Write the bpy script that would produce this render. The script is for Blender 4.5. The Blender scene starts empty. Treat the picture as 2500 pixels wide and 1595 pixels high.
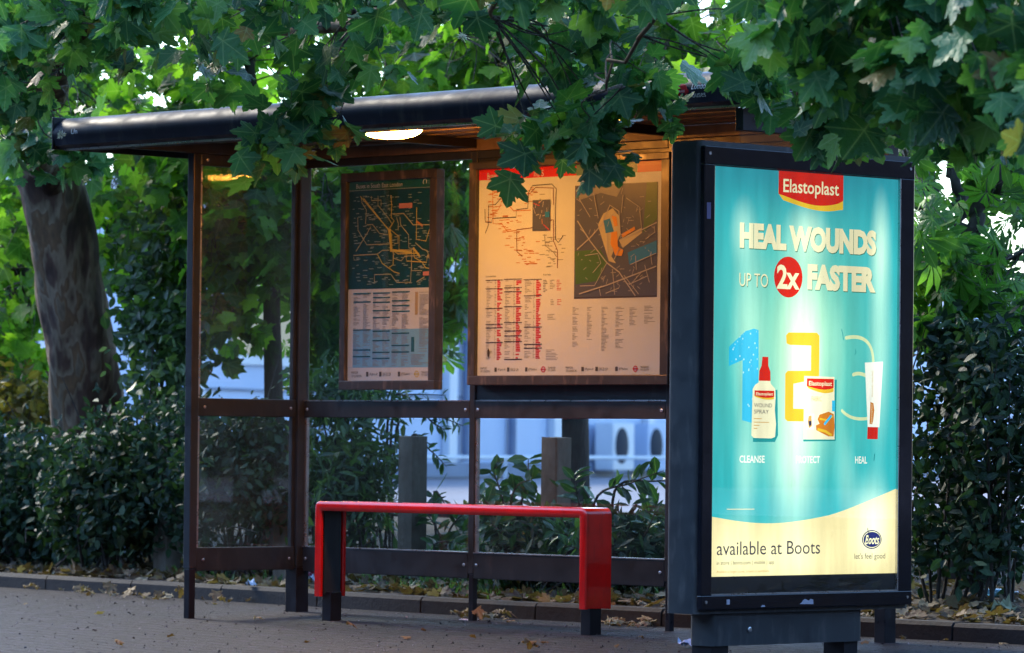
import bpy, bmesh, math, random
import numpy as np
from mathutils import Vector, Matrix
random.seed(7); RNG=np.random.default_rng(7)
sc=bpy.context.scene; COL=sc.collection
R=math.radians
EXPO=2.27; K=1.0/2**EXPO      # K brings a display value back to scene light

# ------------------------------------------------------------------ camera
FPX=10614.; H=.9
th=math.atan2(10350,FPX); ph=math.atan(283/FPX); rl=math.atan(.0105)
fw=Vector((-math.cos(th),math.sin(th),0)); rt=Vector((fw.y,-fw.x,0)); up=Vector((0,0,1))
Fv=fw*math.cos(ph)+up*math.sin(ph); Uv=-fw*math.sin(ph)+up*math.cos(ph)
cam=bpy.data.cameras.new('camera'); camo=bpy.data.objects.new('camera',cam); COL.objects.link(camo)
Rc=rt*math.cos(rl)+Uv*math.sin(rl); Uc=Uv*math.cos(rl)-rt*math.sin(rl)
M=Matrix((Rc,Uc,-Fv)).transposed().to_4x4(); M.translation=Vector((0,0,H)); camo.matrix_world=M
cam.sensor_width=36; cam.lens=FPX/2500*36; cam.clip_end=800; cam.clip_start=.5
cam.dof.use_dof=True; cam.dof.focus_distance=19.5; cam.dof.aperture_fstop=5.6
sc.camera=camo
def P(px,py,d):
    u,v=px-1250,py-797.5
    u2=u*math.cos(rl)+v*math.sin(rl); v2=-u*math.sin(rl)+v*math.cos(rl)
    return Vector((0,0,H))+(Fv+rt*(u2/FPX)-Uv*(v2/FPX))*d

# ------------------------------------------------------------------ render, world, sun
sc.view_settings.view_transform='Standard'; sc.view_settings.look='None'; sc.view_settings.exposure=EXPO; sc.view_settings.gamma=1
sc.render.engine='CYCLES'; sc.cycles.use_denoising=True
sc.cycles.max_bounces=9; sc.cycles.transparent_max_bounces=12; sc.cycles.diffuse_bounces=3; sc.cycles.glossy_bounces=5
sc.cycles.sample_clamp_indirect=60
w=bpy.data.worlds.new('World'); sc.world=w; w.use_nodes=True
nt=w.node_tree; bg=nt.nodes['Background']; sky=nt.nodes.new('ShaderNodeTexSky'); sky.sky_type='NISHITA'; sky.sun_disc=False
sd=(fw*math.cos(R(38))-rt*math.sin(R(38)))       # the sun stands low behind the trees, to the left
SEL=R(33)
sky.sun_elevation=SEL; sky.sun_rotation=math.atan2(sd.x,sd.y); sky.ozone_density=5.5; sky.dust_density=.3; sky.air_density=1.2
nt.links.new(sky.outputs[0],bg.inputs[0]); bg.inputs[1].default_value=.15
sl=bpy.data.lights.new('sun','SUN'); sl.energy=1.3; sl.angle=R(16); sl.color=(1,.9,.72)
so=bpy.data.objects.new('sun',sl); COL.objects.link(so)
sdir=Vector((sd.x*math.cos(SEL),sd.y*math.cos(SEL),math.sin(SEL)))
so.rotation_euler=sdir.to_track_quat('Z','Y').to_euler(); so.location=(0,0,30)

# ------------------------------------------------------------------ materials
def newmat(n):
    m=bpy.data.materials.new(n); m.use_nodes=True; return m,m.node_tree,m.node_tree.nodes['Principled BSDF']
def noise(nt,scale,detail=4,coord='Object',vec=None,rough=.55):
    t=nt.nodes.new('ShaderNodeTexNoise'); t.inputs['Scale'].default_value=scale; t.inputs['Detail'].default_value=detail; t.inputs['Roughness'].default_value=rough
    c=nt.nodes.new('ShaderNodeTexCoord')
    if vec:
        mp=nt.nodes.new('ShaderNodeMapping'); mp.inputs['Scale'].default_value=vec
        nt.links.new(c.outputs[coord],mp.inputs[0]); nt.links.new(mp.outputs[0],t.inputs[0])
    else: nt.links.new(c.outputs[coord],t.inputs[0])
    return t.outputs[0]
def ramp(nt,fac,stops):
    r=nt.nodes.new('ShaderNodeValToRGB'); e=r.color_ramp.elements
    while len(e)<len(stops): e.new(.5)
    for k,(p,c) in enumerate(stops): e[k].position=p; e[k].color=(*c,1)
    nt.links.new(fac,r.inputs[0]); return r.outputs[0]
def bump(nt,b,h,strength=.3,dist=.01):
    n=nt.nodes.new('ShaderNodeBump'); n.inputs['Strength'].default_value=strength; n.inputs['Distance'].default_value=dist
    nt.links.new(h,n.inputs['Height']); nt.links.new(n.outputs[0],b.inputs['Normal'])
def math_(nt,op,a,b=None,c=None,clamp=False):
    n=nt.nodes.new('ShaderNodeMath'); n.operation=op; n.use_clamp=clamp
    for k,v in enumerate((a,b,c)):
        if v is None: continue
        if isinstance(v,(int,float)): n.inputs[k].default_value=v
        else: nt.links.new(v,n.inputs[k])
    return n.outputs[0]
def mix(nt,f,a,b,mode='MIX'):
    n=nt.nodes.new('ShaderNodeMix'); n.data_type='RGBA'; n.blend_type=mode
    for s,v in ((n.inputs[0],f),(n.inputs[6],a),(n.inputs[7],b)):
        if isinstance(v,(int,float)): s.default_value=v
        elif isinstance(v,tuple): s.default_value=(*v,1)
        else: nt.links.new(v,s)
    return n.outputs[2]
def paint(n,c,rough=.35,var=.25,metal=0,spec=.5,scale=6,dirt=None,coat=0,orange=.15):
    m,nt,b=newmat(n)
    f=noise(nt,scale,6,rough=.65); lo=tuple(x*(1-var) for x in c); hi=tuple(min(1,x*(1+var)) for x in c)
    col=ramp(nt,f,[(.3,lo),(.7,hi)])
    if dirt:
        g=noise(nt,scale*5,5,vec=(1,1,.25)); col=mix(nt,ramp(nt,g,[(.55,(0,0,0)),(.78,(.7,.7,.7))]),col,dirt)
    nt.links.new(col,b.inputs['Base Color']); b.inputs['Roughness'].default_value=rough; b.inputs['Metallic'].default_value=metal
    rr=ramp(nt,noise(nt,scale*3,4),[(.3,(rough*.75,)*3),(.75,(min(1,rough*1.35),)*3)]); nt.links.new(rr,b.inputs['Roughness'])
    b.inputs['Coat Weight'].default_value=coat; b.inputs['Specular IOR Level'].default_value=spec; b.inputs['Coat Roughness'].default_value=.08
    if orange: bump(nt,b,noise(nt,220,2),orange,.0006)
    return m
def flat(n,c,rough=.6,spec=.3):
    m,nt,b=newmat(n); b.inputs['Base Color'].default_value=(*c,1); b.inputs['Roughness'].default_value=rough; b.inputs['Specular IOR Level'].default_value=spec; return m
def rough_m(n,stops,scale,rough=.85,bs=.4,bd=.01,vec=None,detail=8):
    m,nt,b=newmat(n); f=noise(nt,scale,detail,vec=vec,rough=.65); nt.links.new(ramp(nt,f,stops),b.inputs['Base Color'])
    b.inputs['Roughness'].default_value=rough; bump(nt,b,noise(nt,scale*4,6,vec=vec),bs,bd); return m
M_GREY=paint('grey powder coat',(.017,.021,.026),.42,.25,dirt=(.045,.048,.052),scale=4)
M_GREYL=paint('light grey powder coat',(.033,.038,.043),.42,.2,dirt=(.12,.115,.11),scale=4)
M_DARK=paint('black plinth paint',(.008,.008,.012),.35,.3,scale=5)
M_FASC=paint('dark blue fascia paint',(.014,.017,.034),.5,.25,spec=.22,coat=.0,scale=3,dirt=(.09,.09,.09))
M_CEIL=paint('brown ceiling boards',(.13,.09,.05),.5,.35,scale=3,dirt=(.05,.035,.02))
M_CASE=paint('bronze map case',(.030,.030,.031),.4,.2,scale=5,dirt=(.2,.17,.14))
M_BLACK=paint('black gloss frame',(.006,.007,.012),.14,.3,scale=5,orange=.05)
M_RED=paint('red gloss paint',(.66,.005,.003),.2,.22,dirt=(.36,.01,.008),coat=.9,scale=5,orange=.3)
M_ALU=paint('aluminium trim',(.55,.55,.56),.3,.2,metal=.9,scale=8)
M_WHITE=flat('white print',(.75,.78,.85))
M_TRED=flat('red enamel',(.45,.01,.02),.4)
def glass_mat(n,dirt=.05,tint=(.93,.96,.95)):
    m=bpy.data.materials.new(n); m.use_nodes=True; nt=m.node_tree; nt.nodes.clear()
    o=nt.nodes.new('ShaderNodeOutputMaterial'); tr=nt.nodes.new('ShaderNodeBsdfTransparent'); tr.inputs[0].default_value=(*tint,1)
    gl=nt.nodes.new('ShaderNodeBsdfGlossy'); gl.inputs['Roughness'].default_value=.008
    fr=nt.nodes.new('ShaderNodeFresnel'); ge=nt.nodes.new('ShaderNodeNewGeometry')
    nt.links.new(math_(nt,'ADD',math_(nt,'MULTIPLY',ge.outputs['Backfacing'],1/1.5-1.5),1.5),fr.inputs[0])
    mx=nt.nodes.new('ShaderNodeMixShader'); nt.links.new(fr.outputs[0],mx.inputs[0]); nt.links.new(tr.outputs[0],mx.inputs[1]); nt.links.new(gl.outputs[0],mx.inputs[2])
    df=nt.nodes.new('ShaderNodeBsdfDiffuse'); df.inputs[0].default_value=(.45,.48,.5,1)
    tl=nt.nodes.new('ShaderNodeBsdfTranslucent'); tl.inputs[0].default_value=(.45,.48,.5,1)
    ad=nt.nodes.new('ShaderNodeMixShader'); nt.links.new(df.outputs[0],ad.inputs[1]); nt.links.new(tl.outputs[0],ad.inputs[2])
    a=noise(nt,3,6); s=noise(nt,9,6,vec=(1,1,6),rough=.7)
    f=math_(nt,'MULTIPLY',ramp(nt,a,[(.35,(0,0,0)),(.8,(1,1,1))]),dirt*1.6)
    f2=math_(nt,'MULTIPLY',ramp(nt,s,[(.6,(0,0,0)),(.75,(1,1,1))]),dirt*1.2)
    f=math_(nt,'ADD',math_(nt,'ADD',f,f2),dirt*.25)
    m2=nt.nodes.new('ShaderNodeMixShader'); nt.links.new(f,m2.inputs[0]); nt.links.new(mx.outputs[0],m2.inputs[1]); nt.links.new(ad.outputs[0],m2.inputs[2])
    nt.links.new(m2.outputs[0],o.inputs[0]); return m
M_GLASS=glass_mat('shelter glass',.009); M_CGLASS=glass_mat('case glass',.010); M_AGLASS=glass_mat('panel glass',.012)
def leaf_mat(n,stops,trans=.35,tcol=(.25,.55,.04),rough=.42,vein=.5,veincol=(.28,.38,.16),spec=.5):
    m,nt,b=newmat(n); out=nt.nodes['Material Output']
    at=nt.nodes.new('ShaderNodeAttribute'); at.attribute_name='leaf'
    sp=nt.nodes.new('ShaderNodeSeparateColor'); nt.links.new(at.outputs['Color'],sp.inputs[0])
    col=ramp(nt,sp.outputs[0],stops)
    mott=noise(nt,40,3); col=mix(nt,.35,col,ramp(nt,mott,[(.3,(.55,.6,.5)),(.7,(1,1,1))]),'MULTIPLY')
    v=math_(nt,'POWER',sp.outputs[1],14.); v=math_(nt,'MULTIPLY',v,vein)
    col=mix(nt,v,col,veincol)
    nt.links.new(col,b.inputs['Base Color']); b.inputs['Roughness'].default_value=rough; b.inputs['Specular IOR Level'].default_value=spec; bump(nt,b,noise(nt,55,3),.6,.012)
    t=nt.nodes.new('ShaderNodeBsdfTranslucent'); tc=mix(nt,.30,mix(nt,1.,col,(2.6,3.2,1.3),'MULTIPLY'),tcol); nt.links.new(tc,t.inputs[0])
    mx=nt.nodes.new('ShaderNodeMixShader'); mx.inputs[0].default_value=trans
    nt.links.new(b.outputs[0],mx.inputs[1]); nt.links.new(t.outputs[0],mx.inputs[2]); nt.links.new(mx.outputs[0],out.inputs[0]); return m
L_FRONT=leaf_mat('plane leaf',[(0,(.018,.07,.03)),(.35,(.036,.13,.05)),(.72,(.07,.20,.062)),(.95,(.14,.28,.05)),(1,(.22,.12,.05))],.22,(.10,.32,.03),.42,.55,spec=.36)
L_BACK=leaf_mat('bright maple leaf',[(0,(.012,.04,.01)),(.35,(.028,.09,.015)),(.65,(.07,.18,.02)),(.88,(.14,.29,.026)),(1,(.24,.38,.03))],.55,(.26,.50,.025),.45,.4)
L_CHEST=leaf_mat('chestnut leaf',[(0,(.02,.07,.016)),(.5,(.05,.14,.025)),(1,(.12,.24,.035))],.45,(.22,.55,.04),.45,.5)
L_DARK=leaf_mat('dark shrub leaf',[(0,(.009,.024,.014)),(.5,(.018,.048,.024)),(.85,(.032,.072,.03)),(1,(.07,.11,.045))],.12,(.05,.14,.02),.6,.3,(.12,.17,.09),.35)
L_GREY=leaf_mat('grey green shrub leaf',[(0,(.02,.045,.02)),(.5,(.045,.085,.035)),(1,(.09,.14,.045))],.3,(.15,.32,.05),.38,.3)
L_LAUREL=leaf_mat('laurel leaf',[(0,(.010,.035,.014)),(.5,(.022,.07,.024)),(1,(.06,.13,.03))],.22,(.10,.30,.03),.28,.5,spec=.6)
L_DEAD=leaf_mat('dry leaf',[(0,(.05,.03,.018)),(.4,(.11,.065,.035)),(.75,(.18,.12,.065)),(1,(.28,.23,.16))],.15,(.3,.15,.04),.7,.3)
def bark(n,stops,scale,vec):
    m,nt,b=newmat(n); f=noise(nt,scale,3,vec=vec); g=noise(nt,scale*7,6,vec=(1,1,.3))
    c=ramp(nt,f,stops); c=mix(nt,.6,c,ramp(nt,g,[(.3,(.45,.43,.4)),(.7,(1.1,1.1,1.1))]),'MULTIPLY')
    nt.links.new(c,b.inputs['Base Color']); b.inputs['Roughness'].default_value=.85; bump(nt,b,f,1.,.05); return m
M_PLANEBARK=bark('flaking plane bark',[(.34,(.05,.024,.015)),(.43,(.09,.045,.028)),(.45,(.15,.10,.062)),(.51,(.23,.165,.105)),(.53,(.13,.07,.036)),(.57,(.17,.095,.045)),(.59,(.19,.135,.085)),(.66,(.10,.065,.04))],5.5,(1,1,.34))
M_BARK=bark('dark bark',[(.3,(.03,.024,.02)),(.7,(.075,.06,.048))],9,(1,1,.2))
M_TWIG=bark('twig bark',[(.3,(.06,.05,.035)),(.7,(.17,.14,.11))],30,(1,1,1))
# pavement: dark lilac-grey block paving
m,nt,b=newmat('pavement'); M_PAVE=m
tc=nt.nodes.new('ShaderNodeTexCoord'); br=nt.nodes.new('ShaderNodeTexBrick'); mp=nt.nodes.new('ShaderNodeMapping'); mp.inputs['Rotation'].default_value=(0,0,R(8))
nt.links.new(tc.outputs['Object'],mp.inputs[0]); nt.links.new(mp.outputs[0],br.inputs[0])
br.inputs['Scale'].default_value=1; br.inputs['Brick Width'].default_value=.2; br.inputs['Row Height'].default_value=.1; br.inputs['Mortar Size'].default_value=.012; br.inputs['Mortar Smooth'].default_value=.6
br.inputs['Color1'].default_value=(.020,.0165,.029,1); br.inputs['Color2'].default_value=(.013,.0110,.020,1); br.inputs['Mortar'].default_value=(.007,.006,.007,1)
big=ramp(nt,noise(nt,.9,5),[(.3,(.6,.58,.6)),(.7,(1.25,1.15,1.2))]); c=mix(nt,1.,br.outputs[0],big,'MULTIPLY')
sp=ramp(nt,noise(nt,13,9,rough=.92),[(.40,(.2,.19,.21)),(.50,(.8,.78,.82)),(.56,(1.8,1.75,1.95)),(.64,(6.5,6.4,7.))]); c=mix(nt,.9,c,sp,'MULTIPLY')
md=ramp(nt,noise(nt,7,5,rough=.7),[(.35,(.6,.58,.6)),(.65,(1.35,1.3,1.4))]); c=mix(nt,1.,c,md,'MULTIPLY')
nt.links.new(c,b.inputs['Base Color']); b.inputs['Roughness'].default_value=.62; b.inputs['Specular IOR Level'].default_value=.4
hh=math_(nt,'ADD',math_(nt,'MULTIPLY',br.outputs['Fac'],-.6),noise(nt,14,9,rough=.92)); bump(nt,b,hh,1.,.05)
M_KERB=rough_m('kerb concrete',[(.3,(.010,.010,.012)),(.7,(.024,.023,.025))],14)
M_SOIL=rough_m('bed soil',[(.3,(.02,.014,.01)),(.7,(.065,.045,.03))],10,.95,.8,.03)
M_ROAD=rough_m('far road',[(.3,(.17,.155,.185)),(.7,(.22,.20,.24))],.8,.8,.2,.01)
M_CONC=rough_m('weathered concrete',[(.25,(.08,.062,.045)),(.5,(.15,.12,.09)),(.75,(.24,.20,.155))],9,.9,.6,.008,vec=(1,1,.5))
M_WALL=rough_m('pale blue painted wall',[(.3,(.40,.50,.70)),(.7,(.48,.57,.76))],.7,.6,.1,.01,vec=(1,1,.3))
M_WALLW=rough_m('white blue trim',[(.3,(.58,.62,.70)),(.7,(.68,.71,.78))],1.5,.5,.1,.01)
M_BAND=rough_m('slate blue band',[(.3,(.12,.17,.28)),(.7,(.17,.23,.35))],2,.6,.1,.01)
M_FAN=flat('fan grille',(.02,.03,.05),.7,.1)
M_WIN=flat('dark window',(.04,.06,.10),.1,.6)

# ------------------------------------------------------------------ mesh helpers
def link(name,me,mats,parent=None):
    o=bpy.data.objects.new(name,me); COL.objects.link(o)
    for m in (mats if isinstance(mats,(list,tuple)) else [mats]): me.materials.append(m)
    if parent: o.parent=parent; o.matrix_parent_inverse=Matrix.Identity(4)
    return o
def tag(o,label=None,cat=None,group=None,kind=None):
    if label:o['label']=label
    if cat:o['category']=cat
    if group:o['group']=group
    if kind:o['kind']=kind
    return o
def empty(name,loc=(0,0,0),label=None,cat=None,group=None,rot=0):
    o=bpy.data.objects.new(name,None); COL.objects.link(o); o.location=loc; o.rotation_euler=(0,0,rot); o.empty_display_size=.1
    return tag(o,label,cat,group)
class MB:
    def __init__(s,off=(0,0,0)): s.bm=bmesh.new(); s.off=Vector(off)
    def box(s,x0,x1,y0,y1,z0,z1,bev=0):
        r=bmesh.ops.create_cube(s.bm,size=1); vs=r['verts']; o=s.off
        for v in vs: v.co=Vector(((x0+x1)/2+v.co.x*(x1-x0),(y0+y1)/2+v.co.y*(y1-y0),(z0+z1)/2+v.co.z*(z1-z0)))-o
        if bev:
            es=list({e for v in vs for e in v.link_edges}); bmesh.ops.bevel(s.bm,geom=es,offset=bev,segments=2,affect='EDGES',profile=.5)
        return s
    def prism(s,prof,axis,a0,a1,cap=True):   # prof in the other two axes
        o=s.off
        def mk(p,a):
            if axis==0: return Vector((a,p[0],p[1]))-o
            if axis==1: return Vector((p[0],a,p[1]))-o
            return Vector((p[0],p[1],a))-o
        A=[s.bm.verts.new(mk(p,a0)) for p in prof]; B=[s.bm.verts.new(mk(p,a1)) for p in prof]; n=len(prof)
        for i in range(n): s.bm.faces.new((A[i],A[(i+1)%n],B[(i+1)%n],B[i]))
        if cap: s.bm.faces.new(A[::-1]); s.bm.faces.new(B)
        return s
    def lathe(s,prof,c,seg=32,M=None):
        o=s.off; rings=[]
        for r,z in prof:
            ring=[]
            for k in range(seg):
                a=2*math.pi*k/seg; p=Vector((r*math.cos(a),r*math.sin(a),z))
                if M: p=M@p
                ring.append(s.bm.verts.new(p+Vector(c)-o))
            rings.append(ring)
        for a,b in zip(rings,rings[1:]):
            for k in range(seg): s.bm.faces.new((a[k],a[(k+1)%seg],b[(k+1)%seg],b[k]))
        s.bm.faces.new(rings[0][::-1]); s.bm.faces.new(rings[-1]); return s
    def tube(s,pts,rad,seg=8):
        pts=[Vector(p) for p in pts]; n=len(pts); rad=rad if isinstance(rad,(list,tuple)) else [rad]*n; rings=[]
        for i,p in enumerate(pts):
            t=(pts[min(i+1,n-1)]-pts[max(i-1,0)]).normalized(); a=t.orthogonal().normalized() if i==0 else (a-t*a.dot(t)).normalized(); b=t.cross(a)
            rings.append([s.bm.verts.new(p-s.off+(a*math.cos(2*math.pi*k/seg)+b*math.sin(2*math.pi*k/seg))*rad[i]) for k in range(seg)])
        for A,B in zip(rings,rings[1:]):
            for k in range(seg): s.bm.faces.new((A[k],A[(k+1)%seg],B[(k+1)%seg],B[k]))
        s.bm.faces.new(rings[0][::-1]); s.bm.faces.new(rings[-1]); return s
    def build(s,name,mat,parent=None,smooth=False):
        bmesh.ops.recalc_face_normals(s.bm,faces=s.bm.faces); me=bpy.data.meshes.new(name); s.bm.to_mesh(me); s.bm.free()
        if smooth:
            me.polygons.foreach_set('use_smooth',[True]*len(me.polygons))
            try: me.set_sharp_from_angle(angle=R(38))
            except Exception: pass
        return link(name,me,mat,parent)
def struct(o): o['kind']='structure'; return o

# flat printed artwork: one mesh, many inks, layers one millimetre apart
class Art:
    def __init__(s): s.v=[];s.f=[];s.mi=[];s.mats=[]
    def m(s,mat):
        if mat not in s.mats: s.mats.append(mat)
        return s.mats.index(mat)
    def poly(s,pts,mat,z=0):
        k=len(s.v); s.v+= [(p[0],p[1],z) for p in pts]; s.f.append(tuple(range(k,k+len(pts)))); s.mi.append(s.m(mat))
    def rect(s,x0,y0,x1,y1,mat,z=0): s.poly([(x0,y0),(x1,y0),(x1,y1),(x0,y1)],mat,z)
    def disc(s,cx,cy,rx,ry,mat,z=0,n=40): s.poly([(cx+rx*math.cos(2*math.pi*k/n),cy+ry*math.sin(2*math.pi*k/n)) for k in range(n)],mat,z)
    def line(s,pts,w,mat,z=0,round_=False):
        pts=[Vector((p[0],p[1])) for p in pts]; L=[];Rr=[]
        for i,p in enumerate(pts):
            t=(pts[min(i+1,len(pts)-1)]-pts[max(i-1,0)])
            if t.length<1e-9: t=Vector((1,0))
            t.normalize(); n=Vector((-t.y,t.x))*w/2; L.append(p+n); Rr.append(p-n)
        for i in range(len(pts)-1): s.poly([L[i],L[i+1],Rr[i+1],Rr[i]],mat,z)
        if round_:
            for p in (pts[0],pts[-1]): s.disc(p.x,p.y,w/2,w/2,mat,z+.0002,16)
    def text(s,t,x0,y0,x1,y1,mat,z=0,bold=0,shear=0,M=None):
        c=bpy.data.curves.new('t','FONT'); c.body=t; c.offset=bold; c.shear=shear; c.resolution_u=3
        o=bpy.data.objects.new('t',c); COL.objects.link(o); dg=bpy.context.evaluated_depsgraph_get(); me=bpy.data.meshes.new_from_object(o.evaluated_get(dg))
        P_=[v.co.copy() for v in me.vertices]
        if P_:
            ax=min(p.x for p in P_);bx=max(p.x for p in P_);ay=min(p.y for p in P_);by=max(p.y for p in P_); k=len(s.v)
            for p in P_:
                q=(x0+(p.x-ax)/(bx-ax)*(x1-x0),y0+(p.y-ay)/(by-ay)*(y1-y0))
                if M: q=M(q)
                s.v.append((q[0],q[1],z))
            mi=s.m(mat)
            for f in me.polygons: s.f.append(tuple(k+i for i in f.vertices)); s.mi.append(mi)
        bpy.data.objects.remove(o); bpy.data.curves.remove(c); bpy.data.meshes.remove(me)
    def build(s,name,parent,mw):
        me=bpy.data.meshes.new(name); me.from_pydata(s.v,[],s.f)
        o=link(name,me,s.mats,parent); me.polygons.foreach_set('material_index',s.mi); me.update()
        o.matrix_basis=mw; return o
def frame_mw(origin,xa,ya):   # local x,y axes in parent space
    xa=Vector(xa);ya=Vector(ya);za=xa.cross(ya); m=Matrix((xa,ya,za)).transposed().to_4x4(); m.translation=Vector(origin); return m

# ------------------------------------------------------------------ ground
def gz(y): return .03*(min(y,15.1)-15.1)
KP=[(-60,21),(-30,17.2),(-24,16.42),(-20.8,16.04),(-17.9,15.72),(-16.4,15.58),(-15.1,15.52),(-12.6,15.58),(-9,15.72),(20,17)]
def ky(x):
    for a,b in zip(KP,KP[1:]):
        if a[0]<=x<=b[0]: return a[1]+(b[1]-a[1])*(x-a[0])/(b[0]-a[0])
    return KP[0][1] if x<KP[0][0] else KP[-1][1]
def soilz(x,y):
    t=max(0,min(1,(y-ky(x)-.13)/3.6)); t=t*t*(3-2*t); n=.02*math.sin(x*3.1+y*2.3)+.015*math.sin(x*7.3-y*5.1)
    return .075+.31*t+n*min(1,(y-ky(x))*2)*(1 if t<1 else .3)
def grid(name,xs,ys,zf,mat):
    v=[(x,yf(x) if False else y,zf(x,y)) for y in ys for x in xs]; nx=len(xs)
    f=[(j*nx+i,j*nx+i+1,(j+1)*nx+i+1,(j+1)*nx+i) for j in range(len(ys)-1) for i in range(nx-1)]
    me=bpy.data.meshes.new(name); me.from_pydata(v,[],f); me.polygons.foreach_set('use_smooth',[True]*len(f)); return struct(link(name,me,mat))
v=[];f=[]
xs=[p[0] for p in KP]
rows=[lambda x:-60,lambda x:0,lambda x:12,lambda x:15.1,lambda x:ky(x)+.01]
for r in rows:
    for x in [-300]+xs+[300]: v.append((x,r(x),gz(r(x))))
n=len(xs)+2
f=[(j*n+i,j*n+i+1,(j+1)*n+i+1,(j+1)*n+i) for j in range(4) for i in range(n-1)]
me=bpy.data.meshes.new('pavement'); me.from_pydata(v,[],f); struct(link('pavement',me,M_PAVE))
# wide base sheet to the horizon
me=bpy.data.meshes.new('ground'); me.from_pydata([(-400,15,-.3),(400,15,-.3),(400,600,-.3),(-400,600,-.3)],[],[(0,1,2,3)]); struct(link('ground',me,M_SOIL))
# kerb stones
k=MB()
x=-34.
while x<6:
    a,b_=x+.006,x+.906; ya,yb=ky(a),ky(b_); z1=.085+random.uniform(-.003,.003)
    vs=[]
    for (xx,yy) in ((a,ya),(b_,yb)):
        vs.append([k.bm.verts.new(q) for q in ((xx,yy,-.1),(xx,yy+.004,z1-.018),(xx,yy+.018,z1),(xx,yy+.125,z1),(xx,yy+.125,-.1))])
    for i in range(4): k.bm.faces.new((vs[0][i],vs[1][i],vs[1][i+1],vs[0][i+1]))
    k.bm.faces.new(vs[0]); k.bm.faces.new(vs[1][::-1]); x+=.912
struct(k.build('kerb',M_KERB))
# soil bed behind the kerb
v=[];f=[];NX,NY=150,60
for j in range(NY):
    for i in range(NX):
        x=-34+40*i/(NX-1); y=ky(x)+.11+(20.7-ky(x)-.11)*(j/(NY-1)); v.append((x,y,soilz(x,y)))
f=[(j*NX+i,j*NX+i+1,(j+1)*NX+i+1,(j+1)*NX+i) for j in range(NY-1) for i in range(NX-1)]
me=bpy.data.meshes.new('planting_bed'); me.from_pydata(v,[],f); me.polygons.foreach_set('use_smooth',[True]*len(f)); struct(link('planting_bed',me,M_SOIL))
me=bpy.data.meshes.new('road'); me.from_pydata([(-300,20.5,.39),(200,20.5,.39),(200,500,.39),(-300,500,.39)],[],[(0,1,2,3)]); struct(link('road',me,M_ROAD))
struct(MB().box(-120,60,20.42,20.56,.2,.45,.01).build('road_kerb',M_KERB))

# ------------------------------------------------------------------ far building
D0=66; BO=Vector((0,0,0))+fw*D0+rt*((1465-1250)/FPX*D0); bw=(fw*math.cos(R(22))+rt*math.sin(R(22))); bn=Vector((bw.y,-bw.x,0))   # towards the road
if bn.dot(fw)>0: bn=-bn
def bmw(): 
    m=Matrix((bw,-bn,Vector((0,0,1)))).transposed().to_4x4(); m.translation=BO+Vector((0,0,.39)); return m
def bs(px):  # where along the facade a sight line at px meets it
    k=(px-1250)/FPX; return (k*D0-rt.dot(BO))/(math.sin(R(22))-k*math.cos(R(22)))
bld=bpy.data.objects.new('depot_building',None); COL.objects.link(bld); bld.matrix_world=bmw()
tag(bld,'long pale blue low building across the road behind the trees','building')
m_=MB().box(-40,60,0,9,.0,3.35); m_.build('wall',M_WALL,bld)
MB().box(-40.2,60.2,-.25,9.2,3.352,3.6).build('roof',M_WALLW,bld)
MB().box(-40,60,-.10,-.002,.02,.22).build('plinth_band',M_BAND,bld)
for s_ in list(range(-38,60,4)):
    MB().box(s_-.14,s_+.14,-.12,-.101+.09,.222,3.34).build('pilaster',M_WALLW,bld)
for s_ in range(-38,58,4):
    if s_%8==2:
        wf=MB().box(s_+.8,s_+3.2,-.06,-.003,1.45,2.75); wf=wf.build('window',M_WALLW,bld); MB().box(s_+.95,s_+3.05,-.09,-.061,1.58,2.62).build('pane',M_WIN,wf)
    MB().box(s_+.16,s_+3.84,-.03,-.004,1.12,1.15).build('wall_joint',M_BAND,bld)
rail=bpy.data.objects.new('handrail',None); COL.objects.link(rail); rail.matrix_world=bmw(); tag(rail,'pale blue guard rail running along the foot of the building','railing')
r_=MB()
r_.tube([(-40,-.9,.30),(60,-.9,.30)],.028,8); r_.build('rail_bar',M_WALLW,rail)
for s_ in range(-39,60,3): MB().tube([(s_,-.9,-.0),(s_,-.9,.29)],.025,8).build('rail_post',M_WALLW,rail)
def ac(s0,mat,label):
    e=bpy.data.objects.new('air_conditioner',None); COL.objects.link(e); m=bmw(); m.translation=m.translation+bw*s0; e.matrix_world=m; tag(e,label,'air conditioner','air conditioners on the far building')
    MB().box(-.46,.46,-.42,-.122,.10,.82,.02).build('casing',mat,e)
    Mx=Matrix.Rotation(R(90),4,'X')
    MB().lathe([(.27,0),(.27,.012),(.25,.02),(.05,.03)],(-.1,-.42,.48),28,Mx).build('fan_grille',M_FAN,e,True)
    return e
ac(bs(1463),M_WALLW,'white air conditioner with a round dark fan on the far blue wall'); ac(bs(1548),M_WALL,'blue grey air conditioner beside the white one on the far wall')
for px in (1241,1128):
    s0=bs(px); e=bpy.data.objects.new('drainpipe',None); COL.objects.link(e); m=bmw(); m.translation=m.translation+bw*s0; e.matrix_world=m
    tag(e,'dark blue drainpipe on the far wall, '+('beside the bench end gap' if px==1241 else 'seen between the two map cases'),'drainpipe'); MB().tube([(0,-.08,.24),(0,-.08,3.3)],.06,10).build('pipe',M_BAND,e,True); MB().box(-.08,.08,-.16,-.003,1.9,1.95).build('bracket',M_BAND,e)

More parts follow.
